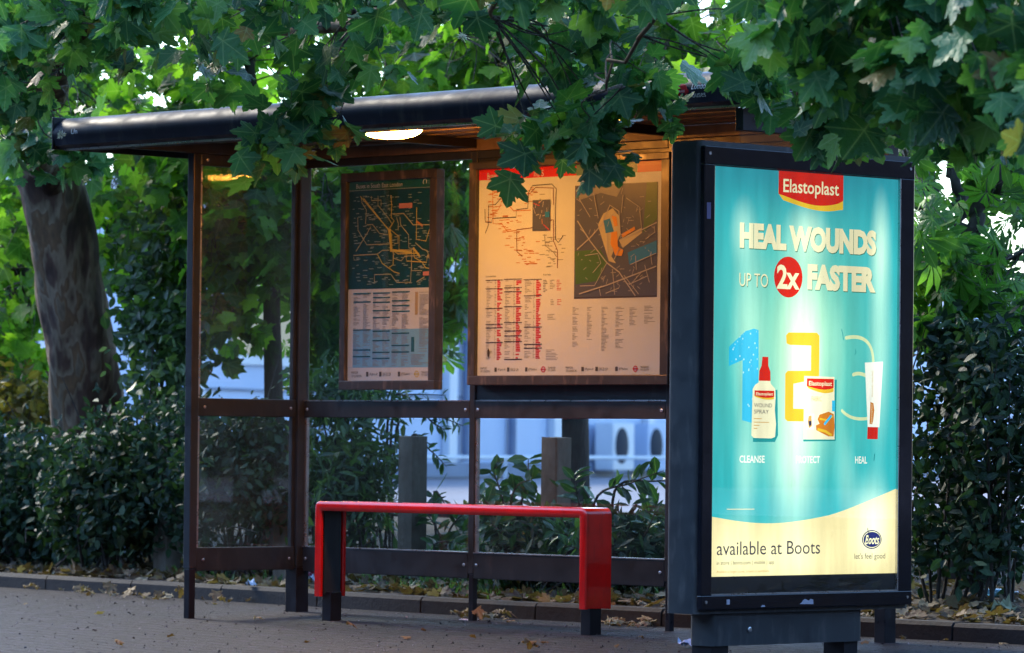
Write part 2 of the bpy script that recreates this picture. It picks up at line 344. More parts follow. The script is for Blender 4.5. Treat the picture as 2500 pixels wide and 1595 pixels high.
# ------------------------------------------------------------------ bus shelter
XC,XM,XR,XE=-17.15,-15.84,-14.47,-13.10; YB=15.2; S0=(XC,YB,0)
sh=empty('bus_shelter',S0,'grey glazed bus shelter with a long rounded dark roof edge','bus shelter')
def B(): return MB(S0)
def post(x0,x1,y0,y1,z1=2.37,sl=.235,e=.004):
    p=B().box(x0,x1,y0,y1,sl,z1,.004).build('post',M_GREY,sh)
    B().box(x0+e,x1-e,y0+e,y1-e,-.15,sl-.001,.003).build('post_foot',M_DARK,p)
post(XC-.025,XC+.025,14.405,14.455); post(XC-.04,XC+.035,15.13,15.205,e=-.006)
post(XM-.02,XM+.02,15.17,15.21); post(XR-.02,XR+.02,15.17,15.21); post(XE-.03,XE+.03,15.15,15.22,e=-.003)
# side screen
for z0,z1 in ((.222,.343),(1.02,1.112),(2.31,2.37)):
    B().box(XC-.02,XC+.02,14.457,15.128,z0,z1,.004).build('rail',M_GREY,sh)
for z0,z1 in ((.344,1.019),(1.113,2.309)):
    B().box(XC-.004,XC+.004,14.47,15.115,z0-.01,z1+.01).build('glass_pane',M_GLASS,sh)
    for y0,y1 in ((14.456,14.474),(15.108,15.129)): B().box(XC-.012,XC+.012,y0,y1,z0,z1).build('glazing_bead',M_ALU if y0<14.6 else M_GREY,sh)
for a,b_ in ((XC+.036,XM-.021),(XM+.021,XR-.021),(XR+.021,XE-.031)):
    for z0,z1 in ((.212,.34),(1.02,1.105)):
        B().box(a,b_,15.17,15.205,z0,z1,.004).build('rail',M_GREY,sh)
        B().box(a,b_,15.166,15.209,z1+.0005,z1+.006).build('glazing_bead',M_ALU,sh)
    B().box(a,b_,15.184,15.192,.35,1.015).build('glass_pane',M_GLASS,sh)
    B().box(a,b_,15.17,15.205,2.33,2.37,.003).build('rail',M_GREY,sh)
    if a<-16: B().box(a,b_,15.184,15.192,1.115,2.329).build('glass_pane',M_GLASS,sh)
    else: B().box(a,b_,15.18,15.198,1.112,2.329).build('back_panel',M_GREY,sh)
    B().box(a,a+.012,15.178,15.198,.347,1.018).build('glazing_bead',M_ALU,sh)
# top glass strip over the advertising panel, on the end of the shelter
B().box(-12.79,-12.782,13.84,15.1,2.20,2.262).build('glass_pane',M_GLASS,sh)
B().box(-12.81,-12.762,13.83,15.14,2.262,2.366,.003).build('end_rail',M_DARK,sh)
# roof
RX0,RX1=-17.45,-12.70
prof=[]
yf0,yf1,z0,z1=13.72,13.98,2.372,2.528
for k_ in range(15):
    a=math.pi*(1.08)-k_/14*math.pi*.60
    prof.append((13.88+.135*math.cos(a),2.452+.078*math.sin(a)))
prof=[(13.80,2.372),(13.752,2.385)]+[(13.86+.12*math.cos(a),2.445+.085*math.sin(a)) for a in [R(200-110*t/12) for t in range(13)]]+[(14.0,2.530),(14.0,2.372)]
fa=B().prism(prof,0,RX0,RX1).build('fascia',M_FASC,sh,True)
B().prism([(13.80,2.3715),(13.83,2.3715),(13.83,2.362),(13.80,2.362)],0,RX0+.01,RX1-.002).build('fascia_trim',M_ALU,sh)
B().box(RX0-.012,RX0-.001,13.74,15.36,2.366,2.53,.003).build('end_cap',M_DARK,sh)
B().box(RX1+.001,RX1+.014,13.735,15.36,2.366,2.535,.003).build('end_cap',M_DARK,sh)
B().prism([(14.001,2.453),(15.35,2.453),(15.35,2.47),(14.9,2.51),(14.001,2.528)],0,RX0,RX1).build('roof_panel',M_FASC,sh)
cb=B(); y=13.937
while y<15.33:
    cb.box(RX0+.01,RX1-.01,max(y,14.002),y+.098,2.431+(.005 if round((y-13.835)/.102)%2 else 0),2.452); y+=.102
cb.build('ceiling',M_CEIL,sh)
for x in (XM,XR): B().box(x-.02,x+.02,14.002,15.165,2.385,2.430,.003).build('roof_bracket',M_DARK,sh)
B().box(RX0+.01,RX1-.01,15.168,15.212,2.3715,2.4305,.003).build('back_beam',M_CEIL,sh); B().box(XC-.022,XC+.022,14.003,15.167,2.3715,2.4305,.003).build('side_beam',M_GREY,sh)
# lettering on the fascia: follows the rounded face
def curve_text(name,items,mat):
    a=Art()
    for it in items: it(a)
    o=a.build(name,fa,Matrix.Identity(4)); me=o.data
    for vv in me.vertices:
        s_,h_,q=vv.co
        an=math.asin(max(-1,min(1,(h_-2.445)/.085))); rr=1+.02+q*8
        vv.co=Vector((s_,13.86-.12*math.cos(an)*rr,2.445+.085*math.sin(an)*rr))-Vector(S0)
    return o
xr=P(1688,215,18.9).x
curve_text('roundel',[lambda a:a.disc(-13.04,2.438,.031,.032,M_TRED,.001),lambda a:a.rect(-13.078,2.432,-13.002,2.445,M_TRED,.0015),lambda a:a.text('BUSES',-13.058,2.435,-13.024,2.443,M_WHITE,.0022)],None)
curve_text('lettering',[lambda a:a.text('London',-12.985,2.444,-12.885,2.470,M_WHITE,.001,shear=.15),lambda a:a.text('Buses',-12.985,2.410,-12.905,2.434,M_WHITE,.001)],None)
curve_text('stop_name',[lambda a:a.text('Un',-17.30,2.437,-17.25,2.462,M_WHITE,.001)],None)

# ceiling lamps
def em(n,c,s):
    m,nt,b=newmat(n); b.inputs['Base Color'].default_value=(0.02,.02,.02,1); b.inputs['Emission Color'].default_value=(*c,1); b.inputs['Emission Strength'].default_value=s; return m
M_LAMP=em('lamp lens',(1,.34,.05),250*K)
M_LAMP2=em('far lamp lens',(1,.34,.05),26*K)
def lamp(x,y,label,mm=None):
    l=empty('ceiling_lamp',(x,y,2.417),label,'lamp','round ceiling lamps under the shelter roof')
    MB().lathe([(.165,.0125),(.168,-.008),(.160,-.014)],(0,0,0),40).build('lamp_rim',M_DARK,l,True)
    MB().lathe([(.155,-.0145),(.150,-.024),(.125,-.040),(.08,-.052),(.03,-.057)],(0,0,0),40).build('lamp_lens',mm or M_LAMP,l,True)
lamp(-15.43,14.21,'glowing round orange lamp under the roof edge in front of the left map case')
lamp(-14.08,14.22,'glowing round orange lamp hidden behind leaves above the wide map case',M_LAMP2)

# ------------------------------------------------------------------ map cases with printed posters
INK=lambda n,c:flat(n,c,.35,.4)
I_TEAL=INK('ink teal',(.004,.06,.09)); I_HEAD=INK('ink header green',(.01,.11,.10)); I_PALE=INK('paper',(.60,.67,.78)); I_PALEB=INK('pale blue table',(.20,.48,.78))
I_LINE=INK('ink sand line',(.42,.42,.26)); I_YEL=INK('ink yellow line',(.62,.52,.10)); I_BLUE=INK('ink blue bar',(.02,.15,.26)); I_TXT=INK('ink text',(.09,.09,.11)); I_GR=INK('ink grey text',(.26,.27,.30))
I_LG=INK('ink light text',(.26,.36,.38)); I_RED=INK('ink red',(.60,.015,.01)); I_REDT=INK('ink red text',(.58,.05,.05)); I_BR=INK('ink brown line',(.23,.08,.04)); I_DK=INK('ink dark line',(.06,.05,.08))
I_MAPB=INK('map ground',(.085,.10,.18)); I_MAPG=INK('map park',(.06,.15,.05)); I_MAPW=INK('map water',(.02,.20,.60)); I_MAPO=INK('map buildings',(.65,.28,.02)); I_MAPR=INK('map roads',(.42,.42,.48)); I_CREAM=INK('map cream',(.5,.46,.34)); I_PINK=INK('pink panel',(.55,.25,.22)); I_ORLN=INK('ink orange line',(.55,.22,.05))
def map_case(x0,x1,z0,z1,label,bl,br,bb,bt,d=.06,yb=15.165):
    e=empty('map_case',(x0,yb,z0),label,'map display'); o=(x0,yb,z0); Wd=x1-x0; Hd=z1-z0; y0=yb-d
    mb=MB(o); mb.box(x0,x1,y0,yb,z0,z0+bb,.004); mb.box(x0,x1,y0,yb,z1-bt,z1,.004); mb.box(x0,x0+bl,y0+.0015,yb,z0+bb*.98,z1-bt*.98,.003); mb.box(x1-br,x1,y0+.0015,yb,z0+bb*.98,z1-bt*.98,.003); mb.build('frame',M_CASE,e)
    MB(o).box(x0+.01,x1-.01,yb-.012,yb-.002,z0+.01,z1-.01).build('backing',M_DARK,e)
    MB(o).box(x0+bl-.002,x1-br+.002,y0+.012,y0+.015,z0+bb-.002,z1-bt+.002).build('case_glass',M_CGLASS,e)
    mw=frame_mw((bl,-d+.026,bb),(1,0,0),(0,0,1)); return e,mw,Wd-bl-br,Hd-bb-bt
def dashes(a,x0,x1,y0,y1,row,mat,fill=.8,z=.002,th=.35):
    y=y1
    while y>y0+row:
        L=(x1-x0)*random.uniform(fill*.5,1)
        if random.random()<.9: a.rect(x0,y-row*th-row*.2,x0+L,y-row*.2,mat,z)
        y-=row
def footer(a,x,w_,h,y,roundel,zz=.002):
    t=lambda s,u0,u1,v0,v1,mm=I_TXT:a.text(s,x+w_*u0,y+h*v0,x+w_*u1,y+h*v1,mm,zz)
    t('MAYOR',0,.085,.52,.86); t('OF LONDON',0,.13,.12,.42)
    for u,s in ((.19,'tfl.gov.uk'),(.36,'0343 222 1234'),(.60,'@TfLBusAlerts')):
        a.rect(x+w_*u,y+h*.2,x+w_*(u+.03),y+h*.78,I_TXT,zz); t(s,u+.045,u+.15,.28,.68)
    rm=roundel; cx=x+w_*.84; r=h*.42
    n=24
    for k in range(n):
        a0,a1=2*math.pi*k/n,2*math.pi*(k+1)/n
        a.poly([(cx+r*math.cos(a0),y+h*.48+r*math.sin(a0)),(cx+r*math.cos(a1),y+h*.48+r*math.sin(a1)),(cx+.68*r*math.cos(a1),y+h*.48+.68*r*math.sin(a1)),(cx+.68*r*math.cos(a0),y+h*.48+.68*r*math.sin(a0))],rm,zz)
    a.rect(cx-r*1.2,y+h*.48-r*.2,cx+r*1.2,y+h*.48+r*.2,rm,zz+.0005)
    t('TRANSPORT',.90,1.0,.55,.82); t('FOR LONDON',.90,1.0,.22,.48)
# narrow case
e1,mw,pw,phh=map_case(-16.777,-16.052,1.163,2.287,'narrow framed bus map with dark green route diagram hung on the glass',.042,.05,.048,.046)
a=Art(); W_,H_=pw,phh
Zp=lambda x,y:((x-130)/(615-130)*W_,(1-(y-170)/(1400-170))*H_)   # reads positions off the printed sheet
a.rect(0,0,W_,H_,I_PALE); a.rect(0,Zp(0,835)[1],W_,H_,I_TEAL,.001); a.rect(0,Zp(0,222)[1],W_,H_,I_HEAD,.002); a.rect(0,Zp(0,226)[1],W_,Zp(0,222)[1],I_LG,.003)
p0=Zp(172,212);p1=Zp(440,184); a.text('Buses in South East London',p0[0],p0[1],p1[0],p1[1],I_PALE,.003)
c0=Zp(570,190); a.line([(c0[0]+.013*math.cos(t),c0[1]+.013*math.sin(t)) for t in np.linspace(-.8,4,14)],.005,I_PALE,.003); 
for k,s in enumerate(('Night bus','Service')): q=Zp(588,187+k*12); a.text(s,q[0],q[1]-.004,q[0]+.03,q[1]+.004,I_LG,.003)
LN=[[(200,265),(205,300),(232,345),(228,435)],[(195,260),(250,330),(320,420),(362,470),(372,560),(392,620),(392,690),(370,705)],[(212,270),(268,345),(330,430),(380,500),(385,600),(420,625),(540,625)],
[(260,262),(262,290),(318,290),(318,330)],[(300,262),(300,320),(360,400),(384,440),(362,470)],[(375,262),(380,330),(378,400),(395,420),(370,470),(425,520),(425,600),(500,605)],[(182,390),(185,470),(237,562),(375,562)],
[(235,440),(270,438),(312,495),(360,505)],[(390,380),(450,378),(505,450),(620,455)],[(428,400),(435,450),(480,510),(482,590),(520,600)],[(525,345),(525,540),(580,552),(600,480),(625,480)],
[(165,655),(160,625),(300,622),(330,600),(370,600)],[(300,622),(330,680),(400,735),(430,745)],[(285,800),(285,748),(380,748),(415,800),(495,800),(500,640)],[(175,600),(240,490),(260,450)],[(395,600),(395,650),(440,668),(460,640),(540,640)],
[(468,620),(470,670),(585,682),(590,640),(612,640)],[(510,600),(515,650),(560,680),(580,715),(612,722)],[(500,630),(500,730),(560,732)],[(520,560),(560,600),(590,612),(600,660)],[(530,800),(575,770)],[(420,480),(422,440),(410,400)],[(400,520),(420,520),(420,560),(398,560)]]
for k,l in enumerate(LN):
    a.line([Zp(*q) for q in l],.0046,I_YEL if k in (1,2,5,10,16,17,12) else I_LINE,.0022+.00012*k)
for q0,q1 in (((370,470),(378,610)),((380,600),(500,620)),((505,590),(545,645)),((522,430),(560,460))): a.line([Zp(*q0),Zp(*q1)],.012,I_YEL if q0[0]<522 else I_ORLN,.0019)
for _ in range(230):
    x=random.uniform(150,600); y=random.uniform(255,820)
    if x>470 and y<430 and x>545: continue
    p=Zp(x,y); a.rect(p[0],p[1],p[0]+random.uniform(.014,.035),p[1]+.0038,I_LG,.0016)
for b_ in ((425,316,500,346),(566,738,618,762)): p=Zp(b_[0],b_[3]);q=Zp(b_[2],b_[1]); a.rect(*p,*q,I_PINK,.005)
a.rect(0,Zp(0,1318)[1],Zp(160,0)[0]+.0,Zp(0,850)[1],I_PALE,.001)
p=Zp(130,1320);q=Zp(612,1085); a.rect(p[0],p[1],q[0],q[1],I_PALEB,.0008)
for cx,bars in (((162,265),(862,915,1087,1211,1252)),((277,377),(862,890,919,970,1013,1097,1154,1227,1264)),((388,490),(858,912,942,977,1111,1186,1226))):
    for yb_ in bars:
        p=Zp(cx[0],yb_+4);q=Zp(cx[1],yb_-4); a.rect(*p,*q,I_BLUE,.003)
    p=Zp(cx[0],1315);q=Zp(cx[1],860)
    for k in range(2): dashes(a,p[0]+k*(q[0]-p[0])*.55,p[0]+(q[0]-p[0])*(.42+.55*k),p[1],q[1],.0062,I_GR,.7,.002)
p=Zp(520,1000);q=Zp(536,860); a.rect(*p,*q,INK('ochre bar',(.40,.33,.22)),.002); p=Zp(500,1225);q=Zp(518,1135); a.rect(*p,*q,I_BLUE,.002)
p=Zp(545,1230);q=Zp(608,860); dashes(a,p[0],q[0],p[1],q[1],.0064,I_GR,.7,.002); p=Zp(500,1310);q=Zp(605,1240); dashes(a,p[0],q[0],p[1],q[1],.007,I_GR,.8,.002)
footer(a,Zp(155,0)[0],W_*.93,Zp(0,1335)[1]-Zp(0,1385)[1],Zp(0,1385)[1],INK('yellow roundel',(.62,.52,.2)))
a.build('bus_map_poster',e1,mw)
# wide case
e2,mw,pw,phh=map_case(-15.797,-14.405,1.185,2.305,'wide framed bus map with red header and area map beside it',.050,.055,.048,.036,.075)
a=Art(); W_,H_=pw,phh
Zq=lambda x,y:((x-108)/(1243-108)*W_,(1-(y-(155-(x-118)*.04*0))/(1430-155))*H_)
def Zt(x,y):   # sheet position: undo the slope of the top edge as seen obliquely
    u=(x-(112-(y-155)*.012))/1140.; top=155-45*u; bot=1430; return (u*W_,(1-(y-top)/(bot-top))*H_)
a.rect(0,0,W_,H_,I_PALE); a.rect(0,Zt(118,222)[1],W_*.535,H_,I_RED,.001)
a.rect(W_*.535,Zt(118,222)[1],W_,H_,INK('teal header strip',(.10,.22,.20)),.001); a.rect(W_*.86,Zt(118,222)[1],W_,H_,I_RED,.002)
p=Zt(165,203); a.text('Buses from G',p[0],H_-.052,p[0]+.165,H_-.018,I_PALE,.003); a.text('nd S',Zt(460,203)[0],H_-.05,Zt(520,203)[0],H_-.018,I_PALE,.003)
D=[([(150,550),(170,500),(172,375),(215,372),(262,322),(300,322)],I_DK),([(148,400),(150,480),(190,485),(195,458),(345,452),(350,405),(420,398),(425,300),(450,258),(570,250),(598,280),(592,400),(592,590),(610,612),(640,570)],I_DK),([(198,280),(200,490),(262,495)],I_ORLN),
([(190,410),(235,405),(262,335),(330,412),(440,410)],I_ORLN),([(350,600),(350,530),(440,520),(575,470)],I_BR),([(350,600),(352,665),(385,695)],I_BR),([(440,300),(470,270),(580,275),(580,380)],I_BR),([(580,470),(580,600),(605,660),(605,770)],I_BR),([(525,560),(530,630),(580,670),(600,700)],I_GR),([(400,740),(480,740)],I_ORLN),([(225,300),(250,270)],I_ORLN),([(262,500),(290,540),(350,535)],I_ORLN)]
for k,(l,c) in enumerate(D): a.line([Zt(*q) for q in l],.0045,c,.002+.0001*k)
for _ in range(150):
    cx,cy=random.choice([(240,340),(220,430),(300,500),(330,620),(580,620),(450,320),(540,660),(420,700),(600,720)]); x=cx+random.uniform(-75,60); y=cy+random.uniform(-55,55)
    if 285<y<300 and x<150: continue
    p=Zt(x,y); a.rect(p[0],p[1],p[0]+random.uniform(.012,.04),p[1]+.0035,I_ORLN if x<480 else I_GR,.0012)
p=Zt(450,540);q=Zt(562,345); a.rect(*p,*q,I_MAPB,.004)
for _ in range(14):
    x,y=random.uniform(455,550),random.uniform(355,530); a.line([Zt(x,y),Zt(min(560,x+random.uniform(-5,40)),min(538,y+random.uniform(-30,60)))],.004,random.choice([I_MAPR,I_MAPR,I_MAPO,I_REDT]),.005)
p=Zt(530,455);q=Zt(560,420); a.rect(*p,*q,I_MAPW,.006)
for (xa,xb,tops) in ((152,262,(840,893,1015,1113,1135,1225)),(270,383,(835,888,912,1005,1103,1155,1185,1220,1330)),(395,508,(838,938,1132,1238,1262))):
    p=Zt(xa,1335);q=Zt(xb,840); wv=q[0]-p[0]
    dashes(a,p[0],p[0]+wv*.42,p[1],q[1],.0075,I_GR,.5,.0012); dashes(a,p[0]+wv*.5,p[0]+wv*.62,p[1],q[1],.0075,I_GR,.4,.0012); dashes(a,p[0]+wv*.66,p[0]+wv*.98,p[1],q[1],.0085,I_REDT,.7,.0015,.75)
    for t in tops: r=Zt(xa,t+3); s_=Zt(xb,t-3); a.rect(r[0],r[1],s_[0],s_[1],I_DK,.003)
for b_ in ((515,840,545,925,I_DK),(555,840,590,920,I_GR),(598,840,630,920,I_REDT),(560,960,590,1005,I_GR),(600,960,630,1005,I_REDT),(540,1050,600,1110,I_GR),(530,1270,610,1350,I_GR)):
    p=Zt(b_[0],b_[3]);q=Zt(b_[2],b_[1]); dashes(a,p[0],q[0],p[1],q[1],.008,b_[4],.8,.0012)
p=Zt(152,822); a.text('Destination finder',p[0],p[1],p[0]+.075,p[1]+.009,I_TXT,.001); p=Zt(515,815); a.text('Route finder',p[0],p[1],p[0]+.055,p[1]+.009,I_TXT,.001)
# area map
p=Zt(705,950);q=Zt(1205,945); x0,y0,x1=p[0],p[1],q[0]; y1=Zt(1215,245)[1]
a.rect(x0,y0,x1,y1,I_MAPB,.001); a.rect(x0,y0-.008,x1,y0,I_DK,.0015); mapw=x1-x0; maph=y1-y0
G=lambda u,v:(x0+u*mapw,y0+v*maph)
def gp(pts,mat,z): a.poly([G((x-700)/507.,1-(y-248)/702.) for x,y in pts],mat,z)
gp([(703,660),(860,655),(905,730),(850,850),(710,870)],I_MAPG,.002); gp([(1140,250),(1205,250),(1205,480),(1120,560)],I_MAPG,.002)
gp([(845,500),(880,430),(935,400),(975,450),(985,560),(930,700),(960,745),(915,730)],I_CREAM,.003); gp([(975,600),(1110,530),(1115,560),(1000,650)],I_CREAM,.003)
gp([(880,475),(920,462),(945,545),(895,555)],I_MAPW,.004); gp([(1030,680),(1205,610),(1205,690),(1040,755)],I_MAPW,.004)
gp([(905,420),(950,455),(965,520),(925,545),(905,470)],I_MAPO,.0045) if False else gp([(930,445),(960,455),(968,510),(948,515)],I_MAPO,.0045)
gp([(930,550),(965,545),(970,640),(1005,665),(995,700),(955,695),(925,620)],I_MAPO,.0045); gp([(990,565),(1070,520),(1075,540),(1000,585)],I_MAPO,.0045)
gp([(720,248),(1000,248),(960,330),(860,300),(730,340)],I_GR,.0025)
RD=[[(720,470),(800,600),(905,740),(980,800),(1080,950)],[(735,930),(905,880),(1205,770)],[(720,650),(800,580),(870,500),(920,380),(975,420),(990,600),(1205,500)],[(905,740),(830,880),(740,880)],[(1000,320),(990,430)],[(1020,340),(1100,400),(1115,540)],[(1080,700),(1085,790)],[(1135,760),(1165,870)],[(1010,820),(1100,940)],[(940,780),(955,940)],[(860,900),(870,945)],[(1170,690),(1180,760)],[(1040,880),(1150,830)],[(1190,520),(1195,560),(1140,600)],[(730,330),(800,450)],[(820,300),(850,460)],[(780,560),(740,520)],[(1060,870),(1120,800)],[(980,900),(900,930)],[(1050,755),(1205,690)],[(985,650),(950,720)],[(905,560),(910,700)],[(770,690),(850,680),(870,740),(820,800)]]
for k,l in enumerate(RD): a.line([G((x-700)/507.,1-(y-248)/702.) for x,y in l],.006 if k<3 else .0038,I_MAPR,.005+.0001*k)
for _ in range(90):
    u,v=random.random()*.93+.02,random.random()*.9+.03; g0=G(u,v); an=random.choice([0,.5,1.2,-.6]); L=random.uniform(.01,.035); q=(min(x1-.004,g0[0]+L*math.cos(an)),min(y1-.004,max(y0+.004,g0[1]+L*math.sin(an)))); a.line([g0,q],.0025,I_MAPR,.0048)
for k,(xa,xb,yt,yb_) in enumerate(((693,735,1010,1265),(782,820,1010,1220),(870,918,1010,1285),(955,1010,1010,1275),(1040,1090,1015,1130),(1128,1195,1005,1120))):
    p=Zt(xa,yb_);q=Zt(xb,yt); dashes(a,p[0],q[0],p[1],q[1],.0068,I_GR,.6,.0012)
rdl=INK('red roundel',(.55,.02,.04))
yb0=Zt(300,1415)[1]; footer(a,Zt(145,0)[0]-.012,W_*.415,Zt(300,1370)[1]-yb0,yb0,rdl); footer(a,Zt(682,0)[0]-.012,W_*.44,Zt(300,1370)[1]-yb0,yb0,rdl)
# dark squashed stain on the sheet
p=Zt(172,1290); a.disc(p[0],p[1],.008,.022,INK('rust stain',(.06,.035,.015)),.006)
a.build('bus_map_poster',e2,mw)

# ------------------------------------------------------------------ bench
bx0,bx1,by0,by1,bt,bb_=-16.455,-14.52,14.675,14.83,.592,.545
bn_=empty('bench',((bx0+bx1)/2,(by0+by1)/2,gz(14.75)),'glossy red perch bench with folded sheet legs in front of the glass','bench'); bo=tuple(bn_.location)
def arc(cx,cy,r,a0,a1,n=6): return [(cx+r*math.cos(R(a0+(a1-a0)*k/n)),cy+r*math.sin(R(a0+(a1-a0)*k/n))) for k in range(n+1)]
r0=.035; th_=.006; fl=.048
# outer folded sheet seen from the side: top with rounded ends running down both legs
outer=[(bx0,.115)]+arc(bx0+r0,bt-r0,r0,180,90)+arc(bx1-r0,bt-r0,r0,90,0)+[(bx1,.115)]
inner=[(bx1-th_,.115)]+arc(bx1-r0,bt-r0,r0-th_,0,90)+arc(bx0+r0,bt-r0,r0-th_,90,180)+[(bx0+th_,.115)]
mb=MB(bo); 
A=[mb.bm.verts.new(Vector((x,by0+.004,z))-Vector(bo)) for x,z in outer]; Bq=[mb.bm.verts.new(Vector((x,by1-.004,z))-Vector(bo)) for x,z in outer]
C_=[mb.bm.verts.new(Vector((x,by0+.004,z))-Vector(bo)) for x,z in inner[::-1]]; D_=[mb.bm.verts.new(Vector((x,by1-.004,z))-Vector(bo)) for x,z in inner[::-1]]
n=len(A)
for i in range(n-1):
    mb.bm.faces.new((A[i],A[i+1],Bq[i+1],Bq[i])); mb.bm.faces.new((C_[i+1],C_[i],D_[i],D_[i+1]))
mb.build('seat',M_RED,bn_,True)
def flange(yc,n_):
    # rounded rolled edge that runs along the seat and down the legs
    o=MB(bo); w2=.011
    out=[(bx0+.0,.112)]+arc(bx0+r0,bt-r0+.001,r0,180,90)+arc(bx1-r0,bt-r0+.001,r0,90,0)+[(bx1,.112)]
    inn=[(bx0+fl,.112)]+arc(bx0+fl+.012,bb_-.012,.012,180,90)+arc(bx1-fl-.012,bb_-.012,.012,90,0)+[(bx1-fl,.112)]
    ys=(yc-w2,yc-w2*.55,yc+w2*.55,yc+w2); ins=(.006,0,0,.006)
    rings=[]
    for yy,i_ in zip(ys,ins):
        ro=[(x+(i_ if x<-15.5 else -i_),z-i_*(z>.3)) for x,z in out]; ri=[(x+(-i_ if x<-15.5 else i_),z+i_*(z>.3)) for x,z in inn]
        rings.append(([o.bm.verts.new(Vector((x,yy,z))-Vector(bo)) for x,z in ro],[o.bm.verts.new(Vector((x,yy,z))-Vector(bo)) for x,z in ri]))
    for (a0,b0),(a1,b1) in zip(rings,rings[1:]):
        for i in range(len(a0)-1): o.bm.faces.new((a0[i],a0[i+1],a1[i+1],a1[i])); o.bm.faces.new((b0[i+1],b0[i],b1[i],b1[i+1]))
        for j in (0,-1): o.bm.faces.new((a0[j],a1[j],b1[j],b0[j]))
    for (a0,b0) in (rings[0],rings[-1]):
        for i in range(len(a0)-1): o.bm.faces.new((a0[i],a0[i+1],b0[i+1],b0[i]))
    o.build(n_,M_RED,bn_,True)
flange(by0,'front_rim'); flange(by1,'back_rim')
for x0,x1 in ((bx0+.012,bx0+.040),(bx1-.040,bx1-.012)):
    MB(bo).box(x0,x1,by0+.02,by1-.02,.12,bb_+.02).build('leg_lining',M_GREY,bn_)
    MB(bo).box(x0+.0,x0+.066 if x0<-15.5 else x1,by0+.035,by1-.045,-.15,.135,.003).build('foot',M_DARK,bn_) if x0<-15.5 else MB(bo).box(x1-.066,x1,by0+.035,by1-.045,-.15,.135,.003).build('foot',M_DARK,bn_)
for k in range(1,4):
    x=bx0+(bx1-bx0)*k/4; MB(bo).box(x-.003,x+.003,by0+.012,by1-.012,bt+.0003,bt+.0015).build('seat_joint',M_DARK,bn_)

# ------------------------------------------------------------------ advertising panel
AX=-12.65; AY0,AY1,AZ0,AZ1=13.49,14.84,.19,2.19
ad=empty('advertising_panel',(-12.76,14.16,gz(14.16)),'tall backlit advertising panel with a turquoise plaster poster on the shelter end','advertising panel'); ao=tuple(ad.location)
def rrect(x0,x1,y0,y1,r,n=5): return arc(x1-r,y0+r,r,-90,0,n)+arc(x1-r,y1-r,r,0,90,n)+arc(x0+r,y1-r,r,90,180,n)+arc(x0+r,y0+r,r,180,270,n)
MB(ao).prism(rrect(-12.862,AX-.028,AY0-.02,AY1+.02,.03),2,AZ0-.012,AZ1+.006).build('housing',M_GREYL,ad,True)
# door frame: black, proud of the housing
fy0,fy1,fz0,fz1=13.472,14.842,.197,2.172; gy0,gy1,gz0,gz1=13.538,14.752,.258,2.094
mb=MB(ao)
for (a0,a1,c0,c1) in ((fy0,fy1,fz0,gz0),(fy0,fy1,gz1,fz1),(fy0,gy0,gz0-.001,gz1+.001),(gy1,fy1,gz0-.001,gz1+.001)):
    mb.box(AX-.027,AX+(.002 if a1-a0>1 else 0),a0,a1,c0,c1,.004)
mb.build('door_frame',M_BLACK,ad)
MB(ao).box(AX-.0255,AX-.0165,gy0-.001,gy1+.001,gz0-.002,gz1+.002).build('light_box',M_DARK,ad)
MB(ao).box(AX-.006,AX-.003,gy0-.002,gy1+.002,gz0-.003,gz1+.003).build('panel_glass',M_AGLASS,ad)
mb=MB(ao); mb.box(AX-.014,AX-.001,gy0+.0005,gy1-.0005,gz0+.0003,gz0+.006); mb.box(AX-.014,AX-.001,gy1-.007,gy1-.0005,gz0+.007,gz1-.0005); mb.build('glazing_trim',M_ALU,ad)
# scraps of peeled sticker on the lower frame
mb=Art()
M_SCR=flat('sticker scrap',(.42,.42,.5),.8)
mb.rect(.155,.018,.175,.040,M_SCR); mb.poly([(.62,.012),(.71,.010),(.708,.030),(.69,.033),(.68,.026),(.655,.034),(.642,.028),(.635,.02)],M_SCR); mb.poly([(.37,.004),(.40,.004),(.395,.012),(.38,.012)],M_SCR); mb.rect(-.0,.72,.028,.77,flat('sticker lilac',(.12,.10,.17),.8)) if False else None
mb.build('sticker_scrap',ad,frame_mw((AX+.0042+12.76,13.472-14.16,.200-ao[2]),(0,1,0),(0,0,1)))
MB(ao).prism(rrect(-12.845,-12.70,13.60,14.575,.03),2,.038,AZ0-.013).build('plinth',M_GREYL,ad,True)
MB(ao).box(-12.84,-12.72,13.62,13.72,-.3,.037).build('foot',M_DARK,ad); MB(ao).box(-12.84,-12.72,14.47,14.56,-.3,.037).build('foot',M_DARK,ad)
MB(ao).lathe([(.012,0),(.012,.004),(.008,.006)],(-12.699,13.83,.105),16,Matrix.Rotation(R(90),4,'Y')).build('lock',M_ALU,ad)
